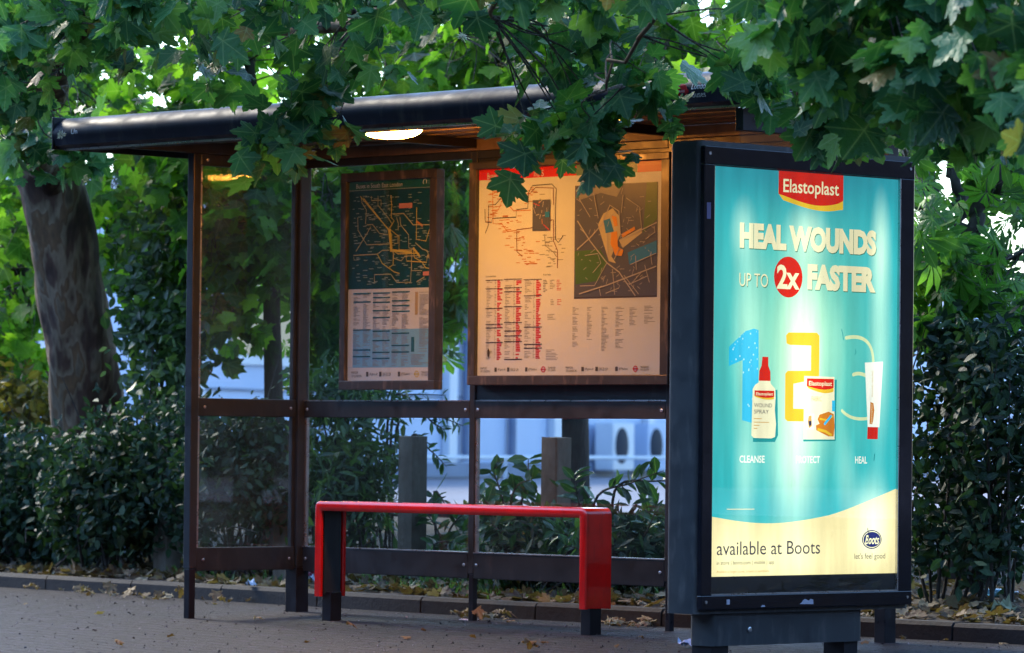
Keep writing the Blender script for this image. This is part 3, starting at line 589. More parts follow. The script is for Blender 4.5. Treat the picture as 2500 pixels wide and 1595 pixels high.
# the backlit poster
PW,PH=gy1-gy0,2.089-.337
def blt(n,c,gain=1.0,art=False,white=.55,drops=False):
    m=bpy.data.materials.new(n); m.use_nodes=True; nt=m.node_tree; nt.nodes.clear(); o=nt.nodes.new('ShaderNodeOutputMaterial'); e=nt.nodes.new('ShaderNodeEmission')
    tc=nt.nodes.new('ShaderNodeTexCoord'); sx=nt.nodes.new('ShaderNodeSeparateXYZ'); nt.links.new(tc.outputs['Object'],sx.inputs[0]); X,Y=sx.outputs[0],sx.outputs[1]
    tot=None
    def gauss(cu,cv,su,sv,amp):
        cx,cy=cu*PW,(1-cv)*PH; A=math_(nt,'MULTIPLY',math_(nt,'SUBTRACT',X,cx),1/(su*PW)); B_=math_(nt,'MULTIPLY',math_(nt,'SUBTRACT',Y,cy),1/(sv*PH))
        q=math_(nt,'ADD',math_(nt,'MULTIPLY',A,A),math_(nt,'MULTIPLY',B_,B_)); return math_(nt,'MULTIPLY',math_(nt,'EXPONENT',math_(nt,'MULTIPLY',q,-1)),amp)
    for g in ((.48,.42,.14,.22,.8),(.44,.72,.13,.2,.58),(.19,.40,.09,.26,.42),(.15,.15,.06,.07,.30),(.50,.15,.10,.07,.42),(.90,.17,.05,.12,.42),(.90,.42,.07,.28,.42),(.86,.88,.10,.10,.8),(.18,.75,.06,.12,.3),(.72,.75,.06,.12,.25),(.40,.96,.3,.07,.35),(.10,.93,.12,.10,.3),(.68,.45,.05,.2,.15)):
        q=gauss(*g); tot=q if tot is None else math_(nt,'ADD',tot,q)
    st=noise(nt,5,5,vec=(3,.35,1)); st=ramp(nt,st,[(.3,(.86,)*3),(.7,(1.1,)*3)])
    sm=noise(nt,16,6,vec=(1,.5,1),rough=.75); sm=ramp(nt,sm,[(.62,(1,)*3),(.75,(.86,)*3)])
    col=c
    if art:
        h=gauss(.46,.42,.38,.30,1.); col=mix(nt,math_(nt,'MULTIPLY',h,.85,clamp=True),c,(.22,.68,.46)); hb=gauss(.08,.95,.35,.14,.8); 
        ht=gauss(.5,-.02,1.2,.13,.75); col=mix(nt,ht,col,(.02,.20,.30))
    if drops:
        vv=nt.nodes.new('ShaderNodeTexVoronoi'); vv.inputs['Scale'].default_value=42; nt.links.new(tc.outputs['Object'],vv.inputs[0]); col=mix(nt,ramp(nt,vv.outputs[0],[(.12,(.8,.8,.8)),(.22,(0,0,0))]),col,(.6,.95,1.))
        nz=noise(nt,60,3); 
    if white: col=mix(nt,math_(nt,'MULTIPLY',math_(nt,'SUBTRACT',tot,.12),white*1.9,clamp=True),col,(.86,.97,.66))
    col=mix(nt,1.,col,st,'MULTIPLY'); col=mix(nt,1.,col,sm,'MULTIPLY')
    nt.links.new(col,e.inputs[0]); nt.links.new(math_(nt,'MULTIPLY',math_(nt,'ADD',math_(nt,'MULTIPLY',tot,1.35),1.05),gain*K),e.inputs[1]); nt.links.new(e.outputs[0],o.inputs[0]); return m
E_CY=blt('poster turquoise',(.03,.54,.60),1.,True); E_CR=blt('poster cream',(.95,.80,.42),1.1,white=.35); E_TX=blt('poster cream letters',(.92,.83,.52),.98,white=.3); E_SH=blt('poster letter shade',(.10,.30,.20),.7,white=0)
E_RED=blt('poster red',(.72,.02,.008),.9,white=.0); E_YE=blt('poster yellow',(.85,.52,.03),.95,white=.0); E_BL=blt('poster water blue',(.02,.50,.80),1.0,white=.08,drops=True); E_OR=blt('poster orange',(.80,.25,.02),.8,white=.0)
E_DK=blt('poster dark text',(.05,.045,.09),.7,white=0); E_NV=blt('poster navy',(.02,.03,.18),.7,white=0); E_WH=blt('poster white',(.95,.95,.85),1.05,white=.3); E_SK=blt('poster skin tone',(.75,.42,.12),.85,white=0); E_CAP=blt('poster pack cream',(.90,.82,.55),1.,white=.35); E_PL=blt('poster pale strand',(.75,.85,.48),1.,white=.3); E_SHD=blt('poster pack shade',(.02,.36,.38),.8,white=0)
a=Art(); U=lambda u:u*PW; V=lambda v:(1-v)*PH
a.rect(0,0,PW,PH,E_CY)
def T(s,u0,v0,u1,v1,mat=None,z=.002,bold=0,sh=True,**k):
    mat=mat or E_TX
    if sh: a.text(s,U(u0)+.003,V(v1)-.004,U(u1)+.004,V(v0)-.004,E_SH,z-.0005,bold,**k)
    a.text(s,U(u0),V(v1),U(u1),V(v0),mat,z,bold,**k)
def logo(u0,u1,v0,v1,vy,z,txt=True):
    w_=u1-u0; n=14
    red=[(U(u0),V(v0)),(U(u0),V(v0+(v1-v0)*.72))]+[(U(u0+w_*t),V(v0+(v1-v0)*(.72+.28*math.sin(math.pi*(t**1.15)*.86)))) for t in [k/n for k in range(1,n)]]+[(U(u1),V(v0+(v1-v0)*.80)),(U(u1),V(v0))]
    yel=[(U(u0),V(v0+(v1-v0)*.70))]+[(U(u0+w_*t),V(v0+(v1-v0)*.86+(vy-v0-(v1-v0)*.86)*math.sin(math.pi*min(1,t*1.0)**1.3*.80)**.8)) for t in [k/n for k in range(1,n)]]+[(U(u1),V(vy-(vy-v1)*.5)),(U(u1),V(v0+(v1-v0)*.5)),(U(u0),V(v0+(v1-v0)*.5))]
    a.poly(yel,E_YE,z); a.poly(red,E_RED,z+.0008)
    if txt: a.text('Elastoplast',U(u0+w_*.07),V(v0+(v1-v0)*.78),U(u1-w_*.07),V(v0+(v1-v0)*.24),E_TX,z+.0016,.012)
logo(.342,.69,.0,.080,.093,.001)
T('HEAL WOUNDS',.14,.133,.874,.197,bold=.062); T('UP TO',.14,.257,.29,.290,bold=-.003); T('FASTER',.50,.226,.872,.291,bold=.062)
a.disc(U(.398),V(.262),.092,.089,E_RED,.001); T('2x',.337,.232,.457,.292,sh=False,bold=.028)
# figure 1, in water drops
Q=lambda x,y:((x-130)/570*PW,V((y-(32+.0754*(x-137)))/(1302-.021*(x-124)-(32+.0754*(x-137)))))
S2=lambda x,y:Q(137+(x-183)/3.198,(780-380)*1.2642+y/3.198)   # reads positions off an enlarged view of the sheet
a.poly([S2(*q) for q in ((325,275),(480,120),(560,95),(605,110),(608,500),(600,1010),(560,1030),(455,1000),(455,405),(325,465))],E_BL,.001)
# figure 2, folded plaster strip
a.poly([S2(*q) for q in ((870,160),(895,132),(1170,135),(1196,165),(1196,560),(1140,600),(945,640),(945,885),(1060,890),(1060,1012),(890,1010),(865,985),(865,540),(890,512),(1115,510),(1115,262),(905,255),(875,240))],E_YE,.001)
# figure 3, thin strands
def cur(pts,n=18):
    (x0,y0),(x1,y1),(x2,y2)=pts; return [S2((1-t)**2*x0+2*t*(1-t)*x1+t*t*x2,(1-t)**2*y0+2*t*(1-t)*y1+t*t*y2) for t in [k/n for k in range(n+1)]]
a.line(cur([(1460,185),(1730,130),(1735,430)]),.016,E_PL,.001,True); a.line(cur([(1535,550),(1600,520),(1680,570)]),.016,E_PL,.001,True); a.line(cur([(1425,905),(1520,1010),(1690,980)]),.014,E_PL,.001,True)
# spray bottle
a.poly([S2(*q) for q in ((560,700),(790,700),(800,1150),(770,1215),(560,1215))],E_SHD,.0013)
a.poly([S2(*q) for q in ((610,610),(720,612),(725,640),(768,690),(772,780),(765,900),(778,1040),(770,1165),(735,1180),(565,1175),(543,1150),(552,690),(575,650),(610,625))],E_CAP,.002)
a.poly([S2(*q) for q in ((640,372),(697,375),(697,460),(718,520),(720,612),(608,610),(612,510),(632,465))],E_RED,.003)
def S2uv(x,y): p=S2(x,y); return p[0]/PW,1-p[1]/PH
def slogo(x0,y0,x1,y1,yy,z):
    u0,v0=S2uv(x0,y0);u1,v1=S2uv(x1,y1); vy=S2uv(x1,yy)[1]; logo(u0,u1,v0,v1,vy,z)
slogo(566,705,754,782,800,.0035)
def ST(s,x0,y0,x1,y1,mat=E_DK,z=.0035,b_=0):
    p=S2(x0,y1);q=S2(x1,y0); a.text(s,p[0],p[1],q[0],q[1],mat,z,b_)
ST('WOUND',565,835,735,872,E_OR if False else E_DK); ST('SPRAY',565,897,705,935)
for k,(y,xe) in enumerate(((962,660),(990,690),(1025,715),(1055,620),(1085,625))): p=S2(562,y+8);q=S2(xe,y-4); dashes(a,p[0],q[0],p[1]-.002,q[1]+.003,.007,E_SK,.95,.0035,.5)
# plaster box
a.poly([S2(*q) for q in ((1050,580),(1370,600),(1365,1205),(1045,1210))],E_SHD,.0013)
a.poly([S2(*q) for q in ((1048,562),(1345,572),(1352,1190),(1045,1190))],E_CAP,.002); slogo(1072,585,1336,700,735,.003)
ST('FABRIC',1120,765,1220,812,E_SK); a.poly([S2(*q) for q in ((1322,805),(1352,805),(1352,915),(1322,910))],E_BL,.003)
a.poly([S2(*q) for q in ((1200,945),(1290,915),(1340,940),(1350,1060),(1340,1160),(1290,1160),(1170,1100),(1165,1050),(1200,1035),(1180,990))],E_OR,.003); a.line([S2(1180,1090),S2(1260,1110),S2(1320,1150)],.012,E_YE,.0038); a.line([S2(1200,985),S2(1270,1000),S2(1330,960)],.008,E_YE,.0038)
a.line([S2(1250,1035),S2(1310,960)],.012,E_BL,.0045,True); a.poly([S2(*q) for q in ((1070,940),(1145,938),(1145,1090),(1075,1085))],E_WH,.003); a.poly([S2(*q) for q in ((1090,960),(1120,950),(1125,1060),(1095,1080),(1085,1020))],E_SK,.0036); a.poly([S2(*q) for q in ((1090,1010),(1120,1005),(1118,1050),(1098,1060))],E_DK,.0042)
# tube
a.poly([S2(*q) for q in ((1648,430),(1832,420),(1800,1070),(1682,1068))],E_WH,.002); a.poly([S2(*q) for q in ((1680,1066),(1785,1068),(1782,1188),(1676,1185))],E_RED,.003)
a.poly([S2(*q) for q in ((1705,820),(1735,830),(1745,900),(1735,1000),(1725,1040),(1698,1035))],E_OR,.0035)
a.text('Elastoplast',0,0,1,.1,E_TX,.0042,M=lambda q:S2(1728-q[1]*180,1030-q[0]*195))
a.text('WOUND HEALING',0,0,1,.1,E_SK,.0042,M=lambda q:S2(1730-q[1]*150,770-q[0]*260))
for s,u0,u1 in (('CLEANSE',.149,.281),('PROTECT',.447,.575),('HEAL',.767,.833)): T(s,u0,.7045,u1,.7225,E_WH,.002,.02,False)
# cream wave at the foot
n=24; top_=[]
for k in range(n+1):
    t=k/n; v_=.853+.026*math.sin(min(1,t/.62)*math.pi)*.7 if t<.62 else .853+(-.068)*((t-.62)/.38)**1.15
    top_.append((U(t),V(v_)))
a.poly([(0,0),(PW,0)]+top_[::-1],E_CR,.001)
p=U(.085); dashes(a,U(.085),U(.25),V(.842),V(.834),.009,E_TX,.95,.002,.4)
T('available at Boots',.035,.915,.579,.948,E_DK,.003,0,False); T('in store | boots.com | mobile | app',.035,.962,.335,.974,E_DK,.003,0,False); T('Available at larger stores. Subject to availability.',.035,.985,.31,.993,E_SK,.003,0,False)
a.disc(U(.862),V(.914),.066,.042,E_NV,.003); a.disc(U(.862),V(.914),.060,.037,E_CR,.0035); a.disc(U(.862),V(.914),.057,.034,E_NV,.004); T('Boots',.823,.903,.901,.926,E_CR,.0048,.01,False,shear=.35); T("let's feel good",.767,.948,.937,.967,E_DK,.003,0,False)
a.line([S2(1412,100),S2(1425,150),S2(1432,205)],.004,E_SHD,.002); a.line([S2(1550,300),S2(1560,330),S2(1545,350)],.004,E_SHD,.002); a.line([S2(1755,1330),S2(1748,1400)],.006,E_SHD,.002); a.line([(U(.835),V(.885)),(U(.842),V(.905)),(U(.838),V(.922))],.005,E_DK,.006)
a.build('poster',ad,frame_mw((AX-.0155+12.76,gy0-14.16,.337-ao[2]),(0,1,0),(0,0,1)))


# ================================================================== vegetation
def template(kind):
    V=[];Fc=[];vein=[]
    if kind in('plane','plane_lo','maple'):
        lobes={'plane':((-104,.52),(-52,.86),(0,1.),(52,.86),(104,.52)),'plane_lo':((-104,.52),(-52,.86),(0,1.),(52,.86),(104,.52)),'maple':((-100,.45),(-50,.80),(0,.92),(50,.80),(100,.45))}[kind]
        C0=(0,.16); V.append((0,.16,0)); vein.append(1.)
        pts=[(0,0.,1.)]
        for i,(a,L) in enumerate(lobes):
            if kind=='plane': seg=[(-22,.76,0),(-15,.70,.1),(-11,.86,.2),(0,1.,1.),(10,.85,.2),(15,.71,.1),(22,.75,0)]
            elif kind=='maple': seg=[(-24,.72,0),(-9,.78,.3),(0,1.,1.),(9,.78,.3),(24,.72,0)]
            else: seg=[(-19,.78,0),(0,1.,1.),(18,.8,0)]
            if i: pts.append(((lobes[i-1][0]+a)/2,.55 if kind!='maple' else .46,0.))
            for da,r,vv in seg: pts.append((a+da,L*r,vv))
        pts[0]=None
        out=[(0.,-.04,0.,1.)]
        for q in pts[1:]:
            a,L,vv=q; x=L*math.sin(R(a))*.86; y=.16+L*math.cos(R(a))*.84; z=-.16*(x*x+(y-.16)**2)+(0.03 if vv>.5 else -.035 if vv==0 and L<.45 else 0)
            out.append((x,y,z,vv))
        for x,y,z,vv in out: V.append((x,y,z)); vein.append(vv)
        n=len(out)
        for i in range(n): Fc.append((0,1+(i+1)%n,1+i))
    elif kind=='chest':
        for a,L in ((-100,.55),(-62,.8),(-28,.97),(4,1.),(36,.93),(68,.75),(104,.5)):
            b=len(V); ca,sa=math.cos(R(a)),math.sin(R(a))
            for x,y,z,vv in ((0,.03,0,1),(-.07,.35,-.04,0),(-.15,.68,-.13,0),(-.07,.9,-.22,0),(0,1.,-.28,1),(.07,.9,-.22,0),(.15,.68,-.13,0),(.07,.35,-.04,0),(0,.6,-.06,1)):
                x*=L*1.05;y*=L;V.append((x*ca+y*sa,y*ca-x*sa,z*L)); vein.append(vv)
            for i in range(8): Fc.append((b+8,b+(i+1)%8,b+i))
    elif kind=='ovate':
        o=[(0,0,0,1),(-.20,.28,.05,0),(-.24,.55,.05,0),(-.13,.84,.0,0),(0,1.,-.06,1),(.13,.84,0,0),(.24,.55,.05,0),(.20,.28,.05,0)]
        for x,y,z,vv in o+[(0,.5,0,1)]: V.append((x,y,z)); vein.append(vv)
        for i in range(8): Fc.append((8,(i+1)%8,i))
    elif kind=='lance':
        o=[(0,0,0,1),(-.10,.25,.03,0),(-.13,.55,.02,0),(0,1.,-.12,1),(.13,.55,.02,0),(.10,.25,.03,0)]
        for x,y,z,vv in o+[(0,.5,0,1)]: V.append((x,y,z)); vein.append(vv)
        for i in range(6): Fc.append((6,(i+1)%6,i))
    return np.array(V,float),np.array(Fc,int),np.array(vein,float)
TPL={k:template(k) for k in('plane','plane_lo','maple','chest','ovate','lance')}
def unit(a): return a/np.maximum(np.linalg.norm(a,axis=1,keepdims=True),1e-9)
def leaf_mesh(name,mat,parent,pos,axis,nrm,size,kind,rand=None,off=(0,0,0),curl=.6):
    V,Fc,vein=TPL[kind]; N=len(pos); pos=np.array(pos)-np.array(off)
    a=unit(np.array(axis)); nn=np.array(nrm); nn=unit(nn-a*np.sum(nn*a,1,keepdims=True)); x=np.cross(a,nn)
    size=np.array(size)[:,None,None]; zs=(1+RNG.normal(0,curl,N))[:,None,None]; wx=(1+RNG.normal(0,.14,N))[:,None,None]
    fold=RNG.normal(.25,.35,N)[:,None]   # leaves fold a little along the midrib
    Z=V[None,:,2:3]*zs+ (np.abs(V[None,:,0])*fold*.5)[:,:,None]
    co=pos[:,None,:]+size*(V[None,:,0:1]*wx*x[:,None,:]+V[None,:,1:2]*a[:,None,:]+Z*nn[:,None,:])
    nv=len(V); nf=len(Fc); me=bpy.data.meshes.new(name)
    me.vertices.add(N*nv); me.vertices.foreach_set('co',co.reshape(-1))
    idx=(Fc[None]+ (np.arange(N)*nv)[:,None,None]).reshape(-1)
    me.loops.add(len(idx)); me.loops.foreach_set('vertex_index',idx.astype(np.int32)); me.polygons.add(N*nf)
    me.polygons.foreach_set('loop_start',(np.arange(N*nf)*3).astype(np.int32)); me.polygons.foreach_set('loop_total',np.full(N*nf,3,np.int32)) if bpy.app.version<(4,0,0) else None
    me.update(calc_edges=True); me.polygons.foreach_set('use_smooth',np.ones(N*nf,bool))
    at=me.color_attributes.new('leaf','FLOAT_COLOR','POINT'); rnd=RNG.random(N) if rand is None else np.clip(rand,0,1)
    c=np.zeros((N,nv,4)); c[:,:,0]=rnd[:,None]; c[:,:,1]=vein[None]; c[:,:,3]=1; at.data.foreach_set('color',c.reshape(-1))
    me.validate(); return link(name,me,mat,parent)
class Tubes:
    def __init__(s,off): s.v=[];s.f=[];s.off=Vector(off)
    def add(s,pts,rad,seg=4):
        n=len(pts); a=None; st=len(s.v)
        for i,p in enumerate(pts):
            t=(pts[min(i+1,n-1)]-pts[max(i-1,0)])
            if t.length<1e-6:t=Vector((0,0,1))
            t.normalize(); a=t.orthogonal().normalized() if a is None else (a-t*a.dot(t)).normalized(); b=t.cross(a)
            for k in range(seg):
                an=2*math.pi*k/seg; s.v.append(p-s.off+(a*math.cos(an)+b*math.sin(an))*rad[i])
        for i in range(n-1):
            for k in range(seg): s.f.append((st+i*seg+k,st+i*seg+(k+1)%seg,st+(i+1)*seg+(k+1)%seg,st+(i+1)*seg+k))
    def build(s,name,mat,parent):
        me=bpy.data.meshes.new(name); me.from_pydata([tuple(v) for v in s.v],[],s.f); me.polygons.foreach_set('use_smooth',[True]*len(s.f)); return link(name,me,mat,parent)
def spline(pts,n=5):
    pts=[Vector(p) for p in pts]; out=[]
    for i in range(len(pts)-1):
        p0,p1,p2,p3=pts[max(i-1,0)],pts[i],pts[i+1],pts[min(i+2,len(pts)-1)]
        for k in range(n):
            t=k/n; out.append(.5*((2*p1)+(p2-p0)*t+(2*p0-5*p1+4*p2-p3)*t*t+(3*p1-p0-3*p2+p3)*t**3))
    out.append(pts[-1]); return out
def lerpr(r,n): return [r[0]+(r[1]-r[0])*i/(n-1) for i in range(n)]
def rv(s=1.): return Vector((random.gauss(0,s),random.gauss(0,s),random.gauss(0,s)))
fwn=np.array(fw); camdir=-np.array(fw)
def leaf_dirs(N,down=.55,face=.5,upn=.7,sp=.55):
    ax=RNG.normal(0,.62,(N,3)); ax[:,2]-=down
    nr=RNG.normal(0,sp,(N,3))+camdir*face; nr[:,2]+=upn; return ax,nr
def tree(name,label,base,trunk,limbs,clusters,mat,kind,size,per,spread,bark_=M_BARK,group=None,cat='tree',rbias=0,dirs={},twigs=True,lo_clusters=(),seg=14,rough_trunk=False,seeds=()):
    e=empty(name,base,label,cat,group)
    t=Tubes(base); pts=spline([q[0] for q in trunk],6); rr=[]
    for i in range(len(trunk)-1):
        for k in range(6): rr.append(trunk[i][1]+(trunk[i+1][1]-trunk[i][1])*k/6)
    rr.append(trunk[-1][1])
    st=0; t.add(pts,rr,seg)
    if rough_trunk:
        for i,v in enumerate(t.v):
            ring=i//seg; c=pts[ring]-Vector(base); an=2*math.pi*(i%seg)/seg
            k=1+.07*math.sin(an*3+ring*.35)+.05*math.sin(an*5-ring*.5)+.03*math.sin(an*9+ring); t.v[i]=c+(v-c)*k
    t.build('trunk',bark_,e)
    lt=Tubes(base); nodes=list(pts[len(pts)//2:])
    for pl,r in limbs:
        sp_=spline(pl,6)
        sp_=[p+rv(.03)*(1 if 0<i<len(sp_)-1 else 0) for i,p in enumerate(sp_)]
        lt.add(sp_,lerpr(r,len(sp_)),8); nodes+=sp_
    if limbs: lt.build('limb',bark_,e)
    nd=np.array([tuple(n_) for n_ in nodes]); tw=Tubes(base)
    pos=[];ax=[];nr=[];sz=[]
    def emit(cl,per,size,twig=True):
        P_=[];
        for c in cl:
            d=nd-np.array(c); j=int(np.argmin((d**2).sum(1)+ np.where(d[:,2]<-.1,.6,0))); s0=Vector(nd[j])
            if twig and (c-s0).length<4:
                mid=(s0+c)/2+rv(.05)+Vector((0,0,.08*(c-s0).length)); L=[s0,mid,c]; L=spline(L,4); r0=.004+.0035*(c-s0).length; tw.add(L,lerpr((r0,.0022),len(L)),4)
            dr=(c-s0); dr=dr.normalized() if dr.length>.01 else Vector((0,0,-1))
            # a short spray: leaves set along a drooping tip
            tip=c+dr*spread*.8+Vector((0,0,-spread*.5))+rv(spread*.2)
            if twig: tw.add([c,(c+tip)/2+rv(.01),tip],[.0024,.002,.0012],3)
            for k in range(per):
                f_=random.random(); p=c.lerp(tip,f_)+rv(spread*.38); P_.append(tuple(p))
        return P_
    P1=emit(clusters,per,size,twigs); N=len(P1)
    if N:
        A_,N_=leaf_dirs(N,**dirs); leaf_mesh('crown',mat,e,P1,A_,N_,size*RNG.uniform(.5,1.28,N),kind,RNG.random(N)**1.1*(1-rbias)+rbias*RNG.random(N),base,.95)
    if len(lo_clusters):
        P2=[tuple(c+rv(spread*1.2)) for c in lo_clusters for _ in range(per)]; N=len(P2); A_,N_=leaf_dirs(N,.5,.2,1.0,.5); leaf_mesh('upper_crown',mat,e,P2,A_,N_,size*RNG.uniform(.9,1.4,N),'plane_lo' if kind=='plane' else kind,None,base)
    if tw.v: tw.build('twig',M_TWIG,e)
    for (q) in seeds:
        n_=46; c=np.array(q); dr=RNG.normal(0,1,(n_,3)); dr=unit(dr); leaf_mesh('seed_head',M_SEED,e,c+dr*.004,dr,RNG.normal(0,1,(n_,3)),np.full(n_,.022)*RNG.uniform(.6,1.3,n_),'lance',None,base)
    return e
M_SEED=leaf_mat('seed fluff',[(0,(.32,.30,.38)),(1,(.55,.52,.62))],.3,(.6,.6,.7),.8,0)
def interp(t,x):
    for a,b in zip(t,t[1:]):
        if a[0]<=x<=b[0]: return a[1]+(b[1]-a[1])*(x-a[0])/(b[0]-a[0])
    return t[0][1] if x<t[0][0] else t[-1][1]
# lower outline of the near canopy, and blobs hanging below it
YSH=72
YL=[(-300,400),(0,380),(90,310),(150,255),(300,225),(330,215),(640,185),(690,190),(900,165),(1000,140),(1290,105),(1420,110),(1560,120),(1640,110),(1720,90),(1840,120),(1950,330),(2200,360),(2300,385),(2420,400),(2700,430)]
BL=[(560,205,40,35,5),(735,300,55,50,9),(770,370,60,55,11),(800,270,50,50,8),(700,395,35,30,4),(900,215,45,25,5),(1345,275,50,25,4),(1330,215,70,50,8),(1480,190,70,50,8),(1540,300,60,50,7),(1500,370,60,40,6),(1400,400,75,30,7),(1440,430,60,25,5),(1300,440,40,25,4),(1870,290,40,30,3),(1790,300,25,20,2),(1975,335,70,25,5),(2080,400,60,30,5),(2130,395,40,25,4),(2300,420,60,25,5),(2430,410,60,30,5),(60,420,70,50,8),(150,400,60,40,6),(170,440,40,30,3),(40,300,60,50,7)]
def rdep(px): return 22.0-(px-150)*.00207
def near_pts(x0,x1,n,ytop=-160):
    out=[]
    while len(out)<n:
        px=random.uniform(x0,x1); py=random.uniform(ytop,450)
        if py>interp(YL,px)-75-YSH or (1560<px<1870 and py>-115): continue
        out.append(P(px,py,rdep(px)-random.uniform(.65,3.0)))
    for bx,by,rx,ry,n_ in BL:
        if x0<=bx<x1:
            for _ in range(max(2,int(n_*.6))): out.append(P(bx+random.gauss(0,rx*.5),by-32-YSH-(26 if bx>1200 else 0)+random.gauss(0,ry*.5),rdep(bx)-random.uniform(.55,1.1)+(2.6 if by>380 and bx<260 else 0)))
    return out
def over_pts(x0,x1,n,zt=3.4,d=(3.5,-2.5)):
    out=[]
    for _ in range(n):
        px=random.uniform(x0,x1); dd=rdep(px)-random.uniform(d[1],d[0]); q=P(px,-150,dd); q.z+=random.uniform(.1,zt); out.append(q)
    return out
bA=P(212,1040,27.6); bA.z=.2
tA=[(Vector((bA.x,bA.y,-.1)),.258),(P(212,1040,27.6),.225),(P(200,850,27.5),.216),(P(166,680,27.4),.208),(P(134,500,27.3),.203),(P(95,340,27.2),.197),(P(40,120,27.1),.181),(P(30,-150,27.0),.14),(P(0,-500,26.9),.11)]
cl=near_pts(-260,1080,125)+near_pts(-260,560,60)
seedA=[P(490,150,20.6),P(335,245,20.8),P(1130,90,19.3),P(150,330,21)]
tree('plane_tree','large leaning plane tree with flaking bark trunk at the far left behind the hedge',tuple(bA),tA,
 [([P(140,460,27.3),P(70,380,26.3),P(-40,230,23.2),P(-200,100,22)],(.10,.03)),
  ([P(100,270,27.1),P(220,60,24.6),P(420,30,22),P(700,60,20.8),P(950,20,20)],(.10,.02)),
  ([P(60,50,27.1),P(300,-150,24.4),P(650,-200,21.5),P(1050,-150,20)],(.11,.02)),
  ([P(110,330,27.1),P(60,260,25),P(120,180,22),P(200,120,20.6)],(.07,.015)),
  ([P(40,-100,26.9),P(-100,-350,24.5),P(-250,-500,21)],(.09,.02))],
 cl,L_FRONT,'plane',.128,8,.15,M_PLANEBARK,'plane trees',dirs=dict(down=.5,face=.55,upn=.6),lo_clusters=over_pts(-500,1150,80),seg=22,rough_trunk=True,seeds=seedA)
bB=P(2980,900,17.6); bB.z=gz(bB.y)
tB=[(Vector((bB.x,bB.y,bB.z-.1)),.26),(P(2960,600,17.6),.2),(P(2930,200,17.6),.18),(P(2900,-100,17.6),.16),(P(2870,-600,17.6),.12)]
cl=near_pts(1080,2720,225)
seedB=[P(1262,398,18.9),P(1428,345,18.6),P(1962,268,17.5),P(1942,300,17.5),P(2476,125,16.6),P(2488,165,16.6),P(1508,118,18.2),P(2010,285,17.4),P(1200,15,19)]
tree('plane_tree','plane tree standing right of the panel with branches overhanging the shelter roof',tuple(bB),tB,
 [([P(2930,150,17.6),P(2650,60,17.3),P(2350,90,17),P(2100,150,16.8),P(1950,230,16.9)],(.08,.012)),
  ([P(2910,-50,17.6),P(2500,-170,17.4),P(2050,-150,17.2),P(1650,-120,17.4),P(1350,-60,17.8),P(1200,40,18.2)],(.07,.008)),
  ([P(2050,-150,17.2),P(1930,0,17.1),P(1880,80,17.2)],(.016,.006)),([P(1650,-120,17.4),P(1560,60,17.6),P(1480,220,17.8)],(.014,.005)),
  ([P(2350,90,17),P(2250,230,16.9),P(2180,330,17)],(.03,.008)),([P(2890,-300,17.6),P(2300,-350,18),P(1800,-300,18.5),P(1200,-250,18.5)],(.10,.02)),([P(2650,60,17.3),P(2500,220,17.2),P(2420,330,17.3)],(.04,.01))],
 cl,L_FRONT,'plane',.137,8,.14,M_PLANEBARK,'plane trees',dirs=dict(down=.5,face=.6,upn=.55),lo_clusters=over_pts(1000,2900,70),seeds=seedB)

# trees beyond the bed
def blob(px,py,d,rx,ry,rd,n):
    out=[]
    for _ in range(n):
        v=Vector((random.gauss(0,1),random.gauss(0,1),random.gauss(0,1))).normalized()*random.random()**.4
        out.append(P(px+v.x*rx,py+v.y*ry,d+v.z*rd))
    return out
def onbed(px,d):
    q=P(px,1000,d); q.z=soilz(q.x,q.y) if q.y<20.4 else .39; return q
def back(name,label,px0,d0,tp,limbs,blobs,mat,kind,size,per=7,spread=.2,r0=.09,**k):
    b=onbed(px0,d0); trunk=[(Vector((b.x,b.y,b.z-.2)),r0*1.2)]+[(P(x,y,d),r) for x,y,d,r in tp]
    cl=[c for q in blobs for c in blob(*q)]
    return tree(name,label,tuple(b),trunk,[([P(*q) for q in l],r) for l,r in limbs],cl,mat,kind,size,per,spread,M_BARK,**k)
GB='trees behind the shelter'
back('maple_tree','bright green maple behind the leaning plane trunk at the far left',60,29.6,[(60,950,29.6,.08),(50,600,29.6,.07),(60,200,29.6,.05),(60,-150,29.6,.03)],
 [([(50,700,29.6),(-60,560,29.2),(-180,450,29)],(.04,.01)),([(55,500,29.6),(200,420,29.6),(330,380,28.4)],(.04,.01)),([(60,800,29.6),(110,740,29.4),(20,700,29)],(.03,.008))],
 [(40,560,29.4,200,180,1.2,85),(40,790,29.4,130,100,.8,45),(330,520,28.4,110,160,.8,60),(100,200,29,330,200,1.4,100)],L_BACK,'maple',.15,group=GB)
back('maple_tree','slender maple with dark stem seen through the side screen glass',668,27,[(668,1000,27,.06),(664,800,27,.055),(660,600,27,.05),(640,400,27,.04),(600,100,27,.03),(560,-150,27,.02)],
 [([(664,700,27),(600,600,26.8),(520,520,26.7)],(.03,.008)),([(660,600,27),(740,520,26.7),(800,460,26.6)],(.03,.008)),([(640,400,27),(480,330,27),(380,280,27)],(.03,.008))],
 [(590,500,26.8,150,130,.6,72),(570,700,26.9,130,120,.5,34),(780,500,26.6,90,120,.5,34),(500,330,27,220,150,.8,60),(620,50,27.2,380,220,1.4,90)],L_BACK,'maple',.155,group=GB)
